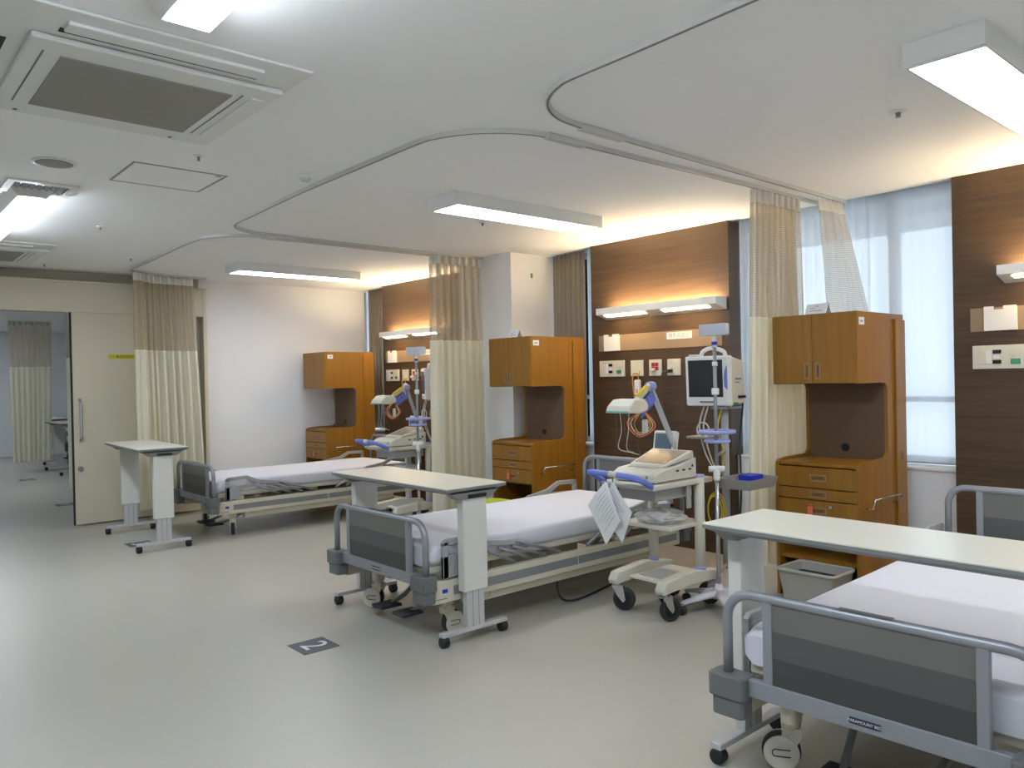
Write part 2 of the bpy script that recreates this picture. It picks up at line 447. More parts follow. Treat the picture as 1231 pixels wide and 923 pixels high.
for (x, y, r, lab) in ((1.46, 4.08, .016, 'tiny sprinkler head in the ceiling beside the access hatch'), (1.53, 6.30, .016, 'tiny sprinkler head in the ceiling between hatch and far door wall'), (2.12, 7.70, .016, 'tiny dark sprinkler head beside the far curtain track'),
                  (3.69, 1.51, .024, 'round white sprinkler plate in the ceiling beside the widest light'), (3.73, 4.56, .018, 'small sprinkler head behind the middle bed light'), (1.57, 8.50, .016, 'tiny dark sprinkler head by the sliding door header')):
    s_ = thing('sprinkler', (x, y, CEIL), 0, lab, 'sprinkler', 'ceiling sprinklers')
    MB().lathe([(r*1.6, 0), (r*1.6, -.004), (r, -.007)]).build('plate', 'white', s_); MB().lathe([(r*.55, -.006), (r*.35, -.022), (r*.6, -.026)], n=10).build('nozzle', 'grey_plastic', s_)
sd = thing('smoke_detector', (2.07, 4.11, CEIL), 0, 'flat round white smoke detector close to the curtain track', 'smoke detector')
MB().lathe([(.05, 0), (.05, -.01), (.042, -.02)]).build('base', 'white', sd); MB().lathe([(.03, -.02), (.026, -.032)]).build('sensor', 'rail_metal', sd)

def rail(pts, label, joins):
    t = thing('curtain_track', (0, 0, CEIL), 0, label, 'curtain rail', 'ceiling curtain tracks')
    pp = bez([(x, y, -.014) for x, y in pts], 10)
    m = MB(); n = len(pp)
    base = 0
    for i, p in enumerate(pp):
        tdir = (pp[min(i+1, n-1)]-pp[max(i-1, 0)]).normalized(); q = Vector((-tdir.y, tdir.x, 0))*.010
        m.v += [tuple(p+q+Vector((0, 0, .0138))), tuple(p-q+Vector((0, 0, .0138))), tuple(p-q+Vector((0, 0, -.008))), tuple(p+q+Vector((0, 0, -.008)))]
        if i:
            a, b = (i-1)*4, i*4
            for k in range(4): k2 = (k+1) % 4; m.f.append((a+k, a+k2, b+k2, b+k)); m.sm.append(False)
    m.f += [(3, 2, 1, 0), tuple((n-1)*4+k for k in range(4))]; m.sm += [False, False]
    m.build('track', 'rail_metal', t)
    # running slot underneath
    sl = MB()
    for i, p in enumerate(pp):
        tdir = (pp[min(i+1, n-1)]-pp[max(i-1, 0)]).normalized(); q = Vector((-tdir.y, tdir.x, 0))*.004
        sl.v += [tuple(p+q+Vector((0, 0, -.0085))), tuple(p-q+Vector((0, 0, -.0085)))]
        if i: a = (i-1)*2; sl.f.append((a, a+1, a+3, a+2)); sl.sm.append(False)
    sl.build('runner_slot', 'seam_grey', t)
    for x, y, l in joins: B(x, x+l, y-.02, y+.02, -.03, -.0005).build('joint_cover', 'rail_metal', t, .004)
    return t
def C(*p): return list(p)
rail([(5.285, 2.53), (4.2, 2.53), (3.2, 2.525), (2.75, 2.515)]+arc(2.62, 2.09, .42, 95, 175, 6)+[(2.2, 1.8), (2.19, 1.2), (2.19, .3), (2.19, -1.2)], 'white ceiling curtain track looping around the bed by the lace-curtained window', [(2.66, 2.52, .30)])
rail([(5.285, 2.665), (4.3, 2.67), (3.3, 2.70), (2.75, 2.71)]+arc(2.70, 3.21, .5, 270, 185, 6)+[(2.2, 3.6), (2.2, 4.4), (2.23, 5.2)]+arc(2.60, 5.50, .36, 180, 95, 6)+[(2.9, 5.87), (3.6, 5.88), (4.8, 5.88)], 'white ceiling curtain track looping around the bed with the blue-handled cart', [(2.62, 2.71, .26), (2.62, 5.865, .24)])
rail([(4.8, 5.985), (3.6, 5.985), (2.8, 5.98)]+arc(2.66, 6.38, .41, 268, 185, 6)+[(2.25, 6.8), (2.28, 7.6), (2.29, 8.15)]+arc(2.68, 8.27, .39, 178, 95, 6)+[(2.9, 8.67), (3.16, 8.68)], 'white ceiling curtain track around the bed near the far white wall', [(2.62, 5.978, .24)])

# ------------------------------------------------------------------ privacy curtains
def resample(pts, n):
    pts = [Vector((p[0], p[1], 0)) for p in pts]; L = [0]
    for a, b in zip(pts[:-1], pts[1:]): L.append(L[-1]+(b-a).length)
    out = []
    for i in range(n+1):
        s = L[-1]*i/n; k = 0
        while k < len(L)-2 and L[k+1] < s: k += 1
        t = (s-L[k])/max(1e-9, L[k+1]-L[k]); p = pts[k].lerp(pts[k+1], t); d = (pts[k+1]-pts[k]).normalized()
        out.append((p, Vector((-d.y, d.x, 0)), s))
    return out
def drape(pts, pts2, folds, amp, z0, z1, rows=8, sd=1, ref=None, per=10, low=1.0, fast=1.0):
    """cloth between heights z0<z1; plan path goes from pts (ref top) to pts2 (bottom 0)"""
    rnd = random.Random(sd); n = folds*per
    ph = [rnd.uniform(-.5, .5) for _ in range(folds+2)]; am = [rnd.uniform(.55, 1.2) for _ in range(folds+2)]
    A = resample(pts, n); Bq = resample(pts2, n)
    zt = ref or z1; m = MB()
    for j in range(rows+1):
        z = z1+(z0-z1)*j/rows; t = (zt-z)/zt
        for i in range(n+1):
            u = i/per; k = int(u); fr = u-k
            a0 = am[k]*(1-fr)+am[k+1]*fr; p0 = ph[k]*(1-fr)+ph[k+1]*fr
            w = math.sin(2*PI*u+p0)*a0*amp*(.55+low*.45*min(1, t*2))
            w += .25*amp*math.sin(4*PI*u+2*p0+t*2)
            p = A[i][0].lerp(Bq[i][0], min(1, t*fast)); q = A[i][1].lerp(Bq[i][1], min(1, t*fast)).normalized()
            along = math.cos(4*PI*u+2*p0)*amp*.22
            d = Vector((q.y, -q.x, 0))
            p = p+q*w+d*along
            m.v.append((p.x, p.y, z))
    for j in range(rows):
        for i in range(n):
            a = j*(n+1)+i; m.f.append((a, a+n+1, a+n+2, a+1)); m.sm.append(True)
    return m
def privacy(pts, pts2, folds, amp, label, sd, zb=.15, split=1.77, fast=1.0):
    t = thing('privacy_curtain', (0, 0, 0), 0, label, 'curtain', 'bunched bed curtains')
    T = CEIL-.03
    k = dict(ref=T, sd=sd, fast=fast)
    drape(pts, pts2, folds, amp, T-.075, T, 2, **k).build('curtain_header', 'header_white', t)
    drape(pts, pts2, folds, amp, split, T-.075, 6, **k).build('net_panel', 'curtain_net', t)
    drape(pts, pts2, folds, amp, zb, split, 12, **k).build('cloth_panel', 'curtain_cream', t)
    for p, q, s in resample(pts, folds*2):
        MB().tube([(p.x, p.y, T-.01), (p.x, p.y, CEIL-.0225)], .006, 6).build('runner', 'white', t)
    return t
privacy([(2.36, 8.42), (2.45, 8.55), (2.60, 8.65), (2.8, 8.67), (3.0, 8.68)], [(2.36, 8.36), (2.45, 8.48), (2.60, 8.58), (2.85, 8.6), (3.08, 8.6)], 9, .05, 'bunched cream curtain with net top in front of the sliding door', 3)
privacy([(4.20, 5.885), (4.76, 5.885)], [(4.17, 5.86), (4.76, 5.86)], 7, .07, 'bunched cream curtain with beige net top beside the white square column', 5)
privacy([(4.36, 2.67), (4.90, 2.668)], [(4.42, 2.775), (5.12, 2.775)], 8, .042, 'gathered cream curtain with net top standing beside the wardrobe cabinet', 7, split=1.76)
privacy([(4.93, 2.532), (5.25, 2.532)], [(5.205, 2.63), (5.262, 2.36)], 4, .016, 'gathered cream curtain squeezed between cabinet back and lace-curtained window', 9, zb=.16, split=1.5, fast=3.3)

# window drapes and sheers
def sheer(y0, y1, folds, label, sd, amp=.03, zb=.80, xs=5.372):
    o = drape([(xs, y0), (xs, y1)], [(xs, y0), (xs, y1)], folds, amp, zb, 2.60, 6, sd, per=8).build('lace_curtain', 'sheer')
    return tag(o, label, 'curtain', 'sheer window curtains')
sheer(1.84, 2.42, 4, 'thin white lace curtain hanging over the bright window beside the wood panel edge', 2, .010, xs=5.405)
sheer(2.40, 3.39, 13, 'closely pleated white lace curtain hanging behind the gathered bed curtain', 4, .022)
sheer(4.87, 5.04, 4, 'narrow strip of white lace curtain between beige drape and wood panel', 6, .02)
sheer(8.39, 8.58, 4, 'narrow strip of white lace curtain between the far beige drape and wood panel', 8, .02)
def wdrape(y0, y1, folds, label, sd, zb=.80):
    o = drape([(5.345, y0+.01), (5.345, y1-.01)], [(5.345, y0+.01), (5.345, y1-.01)], folds, .032, zb, 2.585, 5, sd).build('window_drape', 'drape')
    return tag(o, label, 'curtain', 'beige window drapes')
wdrape(5.02, 5.465, 7, 'pleated beige drape pulled back against the white square column', 11)
wdrape(8.56, 8.935, 6, 'pleated beige drape pulled back into the far white corner', 12)

# ------------------------------------------------------------------ bed-head fittings on the panels
def headlight(yc, label):
    t = thing('bed_head_light', (XP, yc, 1.9), 0, label, 'wall light', 'long lights on the wood panels')
    L = .605
    # open-topped trough
    poly = [(0, 0), (-.145, .045), (-.145, .10), (-.135, .10), (-.135, .055), (-.01, .012), (-.01, .10), (0, .10)]
    m = MB(); m.prism([(-.0005, 0), (-.145, .04), (-.135, .048), (-.0005, .01)], 'y', -L, L); m.prism([(-.145, .04), (-.145, .095), (-.135, .095), (-.135, .048)], 'y', -L, L)
    m.prism([(-.0005, 0), (-.145, .04), (-.145, .095), (-.0005, .095)], 'y', -L-.008, -L); m.prism([(-.0005, 0), (-.145, .04), (-.145, .095), (-.0005, .095)], 'y', L, L+.008)
    m.build('housing', 'white', t)
    for a, b in ((-.52, -.08), (.10, .54)):
        def zb(x): return -x*.04/.145
        m = MB(); m.hexa([(-.125, a, zb(-.125)-.004), (-.08, a, zb(-.08)-.004), (-.08, b, zb(-.08)-.004), (-.125, b, zb(-.125)-.004)], [(-.125, a, zb(-.125)-.0005), (-.08, a, zb(-.08)-.0005), (-.08, b, zb(-.08)-.0005), (-.125, b, zb(-.125)-.0005)])
        m.build('lower_lens', 'lamp_warm_down', t)
    B(-.085, -.035, -L+.06, L-.06, .056, .066).build('upper_tube', 'lamp_warm_up', t)
headlight(4.045, 'long white wall light glowing warm on the panel behind the patient monitor')
headlight(.93, 'long white wall light on the panel beside the bright lace window')
headlight(7.62, 'long white wall light on the far panel beside the bunched net curtain')

def pocket(y, z, w, h, label):
    t = thing('card_holder', (XP-.0045, y, z), 0, label, 'card holder', 'white card holders')
    m = MB(); a = w/2
    m.prism([(-a, 0), (a, 0), (a, h), (a*.38, h), (a*.38, h-.02), (-a*.2, h-.02), (-a*.2, h), (-a, h)], 'x', -.022, -.018)
    m.build('front', 'white', t)
    B(-.018, -.0005, -a, -a+.004, 0, h*.96).build('side', 'white', t); B(-.018, -.0005, a-.004, a, 0, h*.96).build('side', 'white', t); B(-.022, -.0005, -a, a, -.004, 0).build('bottom', 'white', t)
def plate(name, y0, y1, z0, z1, label, kind):
    t = thing(name, (XP, (y0+y1)/2, z0), 0, label, 'wall socket', 'wall socket plates')
    a = (y1-y0)/2; h = z1-z0
    B(-.012, -.0005, -a, a, 0, h).build('cover_plate', 'plate', t, .003)
    f = -.0125
    if kind == 'gas':
        for s, c in ((.55, 'seam_grey'), (.3, 'white')): B(f-.002, f+.001, a*s, a*s+.03, .03, h-.03).build('slide_cover', c if c == 'white' else 'plate', t, .001)
        for zz in (.03, h-.05): B(f-.003, f+.001, -.01, .035, zz, zz+.022).build('socket', 'black', t)
        B(f-.003, f+.001, .0, .03, h/2-.012, h/2+.012).build('switch', 'white', t)
        for zz in (.025, h-.06): B(f-.003, f+.001, -a*.75, -a*.4, zz, zz+.032).build('indicator', 'green' if zz < .05 else 'plate', t)
    elif kind == 'call':
        for s in (-.03, .015): B(f-.003, f+.001, s, s+.016, .05, .11).build('jack', 'cream_plastic', t)
        B(f-.012, f+.001, -.03, .03, .012, .04).build('plug', 'wire_white', t, .003)
    elif kind == 'red':
        for i in range(2):
            for j in range(2): B(f-.003, f+.001, -.035+j*.038, -.003+j*.038, .045+i*.034, .075+i*.034).build('socket', 'red', t)
        MB().tube([(f, .01, .05), (f-.05, .01, .045)], .014, 10).build('plug', 'wire_white', t)
    else:
        for i in range(3):
            for j in range(2): B(f-.002, f+.001, -.04+j*.045, -.005+j*.045, .02+i*.04, .05+i*.04).build('socket', 'cream_plastic', t, .001)
        MB().tube([(f, .02, .04), (f-.045, .025, .035)], .014, 10).build('plug', 'black', t)
    return t
where = {2: 'on the panel behind the patient monitor', 3: 'on the panel beside the bright lace window', 1: 'on the far panel beside the bunched net curtain'}
for n, dy in ((2, 0), (3, -3.03), (1, 3.555)):
    b = B(XP-.004, XP-.0003, 3.48+dy, 4.76+dy, 1.625, 1.765).build('notice_band', 'band'); tag(b, 'pale tan notice strip '+where[n], 'strip')
    pocket(4.595+dy, 1.63, .17, .14, 'white plastic card holder '+where[n])
    plate('gas_outlet', 4.46+dy, 4.75+dy, 1.40, 1.54, 'wide wall plate with black sockets '+where[n], 'gas')
    if n != 3:
        plate('call_socket', 4.255+dy, 4.39+dy, 1.40, 1.535, 'cream nurse call plate '+where[n], 'call')
        plate('red_socket', 4.06+dy, 4.19+dy, 1.40, 1.535, 'wall plate with red sockets '+where[n], 'red')
        pso = plate('power_socket', 3.87+dy, 4.00+dy, 1.40, 1.535, 'plain cream socket plate with black plug '+where[n], 'power')
        lab = thing('notice_label', (XP-.0045, 3.88+dy, 1.725), 0, 'small white lettered label '+where[n], 'label')
        B(-.0015, -.0002, -.125, .125, -.028, .028).build('card', 'paper', lab)
        text('lettering', '授乳前血圧', .042, frame((-.002, 0, 0), (0, -1, 0), (0, 0, 1)), 'print_grey', lab)
        hs = thing('nurse_call_handset', (XP-.03, 4.30+dy, 1.24), 0, 'white nurse call handset '+where[n], 'handset', 'nurse call handsets')
        MB().prism(rrect(-.028, .028, 0, .13, .014), 'x', -.014, .014).build('body', 'white', hs, .003)
        MB().lathe([(.016, -.0175), (.016, -.014)], (0, 0, .035), 'x').build('button_ring', 'orange', hs); MB().lathe([(.009, -.0185), (.009, -.017)], (0, 0, .035), 'x').build('button', 'white', hs)
        MB().tube(bez([(.012, .0, .19), (-.02, .03, .18), (-.01, .045, .10), (0, .04, 0), (.0, .02, -.06), (0, 0, -.04), (0, 0, 0)], 8), .005, 6).build('cord', 'amber', hs)
        MB().tube(bez([(0, -.01, .13), (-.02, -.02, .17), (.012, -.01, .20)], 6), .005, 6).build('cord', 'amber', hs)
        MB().tube(bez([(-.056, .027, .035), (-.09, .055, .02), (-.07, .085, -.1), (-.05, .085, -.3), (-.04, .065, -.6), (-.04, .065, -1.15), (-.1, .045, -1.388)], 8), .006, 6).build('power_cord', 'wire_brown', pso)


# ------------------------------------------------------------------ hospital bed (local: x from foot to head, y across, +y far side)
def end_board(t, x, top, name, badge):
    """bent tube board with striped panel; a part with sub-parts"""
    h = .47; r = .09
    pts = [(x, h, .33)]+[(x, h-r+r*math.cos(a), top-.017-r+r*math.sin(a)) for a in [i*PI/2/6 for i in range(7)]]+[(x, -h+r-r*math.sin(a), top-.017-r+r*math.cos(a)) for a in [i*PI/2/6 for i in range(7)]]+[(x, -h, .33)]
    b = MB().tube(pts, .017, 12).build(name, 'silver', t)
    pt = top-.03
    hs = (pt-.375)/3
    for i, c in enumerate(('stripe_dark', 'stripe_mid', 'stripe_light')):
        B(x-.008, x+.008, -.3, .3, .375+i*hs, .375+(i+1)*hs).build('panel_stripe', c, b)
    for s in (-1, 1): B(x-.013, x+.013, s*.3, s*.333, .36, pt+.006).build('stile', 'silver', b, .003)
    B(x-.015, x+.015, -.40, .40, .315, .375).build('bottom_rail', 'silver', b, .004)
    for s in (-1, 1):
        m = MB(); m.prism(rrect(x-.05, x+.04, s*.455-.07, s*.455+.07, .018), 'z', .30, .378); m.prism(rrect(x-.042, x+.036, s*.455-.06, s*.455+.06, .018), 'z', .235, .30)
        m.build('corner_block', 'bed_block', b, .006)
    if badge:
        bd = MB().prism(rrect(-.05, .05, .334, .354, .0095), 'x', x-.0175, x-.0152).build('name_badge', 'dark_navy', b)
        lt = text('badge_lettering', 'PARAMOUNT BED', .0125, frame((x-.018, 0, .344), (0, -1, 0), (0, 0, 1)), 'print_white', None); lt.parent = b
        B(x-.012, x+.012, -.08, .08, top-.0004, top+.0012).build('top_label', 'stripe_light', b)
    return b
def bed_caster(t, x, y, rz):
    zc = .067
    m = MB()
    m.tube([(0, 0, .175), (0, 0, .15)], .03, 12)
    m.prism([(-.03, .15), (.03, .15), (.045, .06), (.03, .045), (.0, .06), (-.028, .12)], 'y', -.028, -.018)
    m.prism([(-.03, .15), (.03, .15), (.045, .06), (.03, .045), (.0, .06), (-.028, .12)], 'y', .018, .028)
    m.prism([(-.03, .12), (.03, .12), (.035, .155), (-.033, .155)], 'y', -.028, .028)
    c = m.build('caster', 'bed_beige', t, 0); c.location = (x, y, 0); c.rotation_euler = (0, 0, rz)
    MB().lathe([(.052, -.015), (.0645, -.013), (.067, -.006), (.067, .006), (.0645, .013), (.052, .015)], (.035, 0, zc), 'y', 24).build('tyre', 'rubber', c)
    w = MB().lathe([(.059, -.031), (.0615, -.028), (.0615, -.0275)], (.035, 0, zc), 'y', 24)
    w.lathe([(.0615, .0275), (.0615, .028), (.059, .031)], (.035, 0, zc), 'y', 24)
    w.build('wheel_cover', 'wheel_cover', c)
    for yy in (-.032, .032):
        q = [(.005, yy, zc-.012), (.055, yy, zc-.012)]+[(.055+.012*math.sin(a), yy, zc-.012*math.cos(a)) for a in [i*PI/6 for i in range(7)]]+[(.005, yy, zc+.012)]
        MB().tube(q, .002, 5).build('cover_mark', 'rubber', c)
    return c
def side_rail(t, y, head):
    """lowered folding side rail"""
    m = MB(); X = (lambda x: 2.2-x) if head else (lambda x: x)
    dz = .05 if head else 0
    a, b = y-.011, y+.011
    def bar(p): m.prism([(X(u), v+dz) for u, v in p], 'y', a, b)
    bar([(.11, .34), (.145, .34), (.145, .545), (.11, .53)]); bar([(.11, .515), (.30, .525), (.31, .555), (.13, .55), (.11, .535)])
    bar([(.30, .525), (.31, .555), (.42, .505), (.62, .475), (.62, .45), (.40, .475)]); bar([(.11, .43), (.42, .45), (.42, .48), (.11, .46)])
    bar([(.11, .34), (.22, .35), (.26, .44), (.11, .44)])
    r = m.build('side_rail', 'rail_grey', t, .003)
    ys = y+(.0 if y < 0 else 0)
    for i in range(4):
        MB().tube([(X(.40+.10*i), ys, .452-.004*i+dz), (X(.62+.12*i), ys, .352)], .009, 8).build('rail_rod', 'silver', r)
    MB().tube([(X(.42), ys, .49+dz), (X(.62), ys, .47+dz), (X(.98), ys, .352)], .010, 8).build('rail_bar', 'silver', r)
    return r
def make_bed():
    t = thing('hospital_bed', (0, 0, 0), 0, 'bed', 'bed', 'hospital beds')
    end_board(t, 0, .672, 'footboard', True); end_board(t, 2.2, .79, 'headboard', False)
    for s in (-1, 1):
        y0, y1 = (s*.475, s*.435)
        bm = B(.035, 2.16, y0, y1, .215, .333).build('side_beam', 'bed_beige', t, .005)
        B(.175, 1.13, s*.4745, s*.4775, .25, .298).build('beam_strip', 'bed_grey', bm); B(1.14, 2.12, s*.4745, s*.4775, .25, .298).build('beam_strip', 'bed_grey', bm)
        B(.10, .135, s*.4745, s*.4765, .268, .288).build('blue_sticker', 'deep_blue', bm); B(.06, .13, s*.4745, s*.4762, .236, .241).build('printed_line', 'print_grey', bm)
        B(.30, 1.9, s*.43, s*.36, .16, .215).build('lower_frame', 'bed_beige', t, .004)
    for x in (.46, 1.86): B(x, x+.05, -.435, .435, .165, .225).build('cross_member', 'bed_beige', t)
    B(.75, 1.5, -.12, .12, .17, .30).build('motor_box', 'bed_beige', t, .01)
    m = B(.06, 2.13, -.42, .42, .37, .405)
    for x in (.45, 1.05, 1.65): m.box(x-.03, x+.03, -.36, .36, .333, .37)
    for x in (.25, 1.95): m.box(x-.04, x+.04, -.44, .44, .31, .37)
    m.build('mattress_platform', 'bed_beige', t, .004)
    # mattress in a tucked sheet
    nx, ny = 44, 20; m = MB(); rnd = random.Random(3)
    x0, x1, hy, zb, zt = .045, 2.15, .445, .405, .525
    prof = []       # cross profile around mattress: list of (y, z)
    R = .028
    prof += [(-hy+.03, zb), (-hy, zb+.03), (-hy, zt-R)]
    prof += [(-hy+R-R*math.cos(a), zt-R+R*math.sin(a)) for a in (PI/8, PI/4, 3*PI/8, PI/2)]
    prof += [(-hy+R+(2*hy-2*R)*i/10, zt) for i in range(1, 10)]
    prof += [(-q[0], q[1]) for q in prof[:7][::-1]]
    n = len(prof)
    for i in range(nx+1):
        u = i/nx; x = x0+(x1-x0)*u
        e = min(1, min(i, nx-i)/1.5); 
        for (y, z) in prof:
            zz = z
            if z > zt-R: zz = z-(1-e)*.02+.0015*math.sin(6*x+3*y)*math.sin(9*y)
            sc = 1-(1-e)*.03
            yy = y*sc+(.0015*math.sin(15*x+40*z) if abs(y) > hy-.01 else 0)
            m.v.append((x, yy, zz))
        if i:
            for k in range(n):
                k2 = (k+1) % n; a = (i-1)*n; b = i*n; m.f.append((a+k2, a+k, b+k, b+k2)); m.sm.append(True)
    m.f.append(tuple(range(n))); m.sm.append(False); m.f.append(tuple(nx*n+k for k in range(n-1, -1, -1))); m.sm.append(False)
    m.build('mattress', 'sheet', t)
    for s in (-1, 1):
        side_rail(t, s*.466, False); side_rail(t, s*.466, True)
    for x, y in ((.21, -.36), (.215, .355), (1.92, -.36), (1.92, .36)): MB().prism(rrect(x-.035, x+.035, y-.03, y+.03, .02), 'z', .17, .235).build('leg_housing', 'bed_beige', t)
    for x, y, r in ((.21, -.36, .0), (.215, .355, 2.094), (1.92, -.36, .4), (1.92, .36, 2.6)): bed_caster(t, x, y, r)
    for y, q in ((.16, .22), (-.06, -.12)):
        p = MB().tube([(.46, q, .19), (.30, (q+y)/2, .10), (.18, y, .072)], .014, 8).build('pedal_lever', 'bed_grey', t)
        B(.08, .22, y-.06, y+.06, .062, .08).build('foot_pad', 'dark_navy', p, .006)
    return t
bed = make_bed(); bed.location = (2.33, 3.845, 0)
bed['label'] = 'hospital bed beside the blue-handled cart, footboard under an overbed table'
b3 = place(bed, (2.335, 1.076, 0), math.radians(2.0), 'hospital bed with striped grey footboard beside the cabinet with the waste bin')
b1 = place(bed, (2.60, 7.55, 0), 0, 'hospital bed along the far white wall')
for c in kids(b1):
    if c.name.startswith('caster') and c.location.x < 1: c.rotation_euler = (0, 0, 1.2)

# ------------------------------------------------------------------ overbed tables (local: x width, y length)
def make_table(h):
    t = thing('overbed_table', (0, 0, 0), 0, 'table', 'table', 'overbed tables')
    a, b = .205, .61
    B(-a, a, -b, b, h-.006, h).build('table_top', 'table_top', t, .002)
    m = MB(); z1, z0 = h-.006, h-.034
    m.hexa([(-a+.03, -b+.04, z0), (a-.03, -b+.04, z0), (a-.03, b-.04, z0), (-a+.03, b-.04, z0)], [(-a, -b, z1-.012), (a, -b, z1-.012), (a, b, z1-.012), (-a, b, z1-.012)])
    m.box(-a, a, -b, b, z1-.012, z1)
    m.build('table_edge', 'table_edge', t)
    for s in (-1, 1):
        y = s*.56
        B(-.08, .08, y-.028, y+.028, .27, h-.045).build('column', 'table_column', t, .004)
        m = B(-.058, .058, y-.02, y+.02, .07, .30); 
        cin = m.build('inner_column', 'table_inner', t, .002)
        for q in (-.02, .02): B(q-.0015, q+.0015, y-.0205, y+.0205, .075, .27).build('groove', 'seam_grey', cin)
        MB().prism([(-.11, h-.07), (.11, h-.07), (.16, h-.034), (-.16, h-.034)], 'y', y-.035, y+.035).build('top_bracket', 'table_edge', t, .003)
        B(-.22, .22, y-.022, y+.022, .055, .078).build('foot_bar', 'table_inner', t, .004)
        for q in (-.2, .2):
            c = MB().tube([(q, y, .058), (q, y, .035)], .008, 8).build('caster', 'black', t)
            MB().lathe([(.022, -.022), (.0285, -.018), (.0285, -.004), (.0285, .004), (.0285, .018), (.022, .022)], (q, y, .0286), 'x', 18).build('wheel', 'black', c)
    lv = B(-.05, .07, -.56-.042, -.56-.035, h-.064, h-.046).build('lever', 'black', t)
    return t
tb = make_table(.834); tb.location = (2.60, 3.88, 0); tb['label'] = 'white overbed table bridging the footboard of the bed beside the blue-handled cart'
t1 = make_table(.872); t1.location = (2.16, 7.56, 0); t1.rotation_euler = (0, 0, math.radians(-2)); t1['label'] = ('white overbed table standing in front of the sliding door and bunched cream curtain')

t3 = make_table(.862); t3.location = (2.59, 1.08, 0); t3['label'] = 'white overbed table over the bed beside the cabinet with the waste bin'

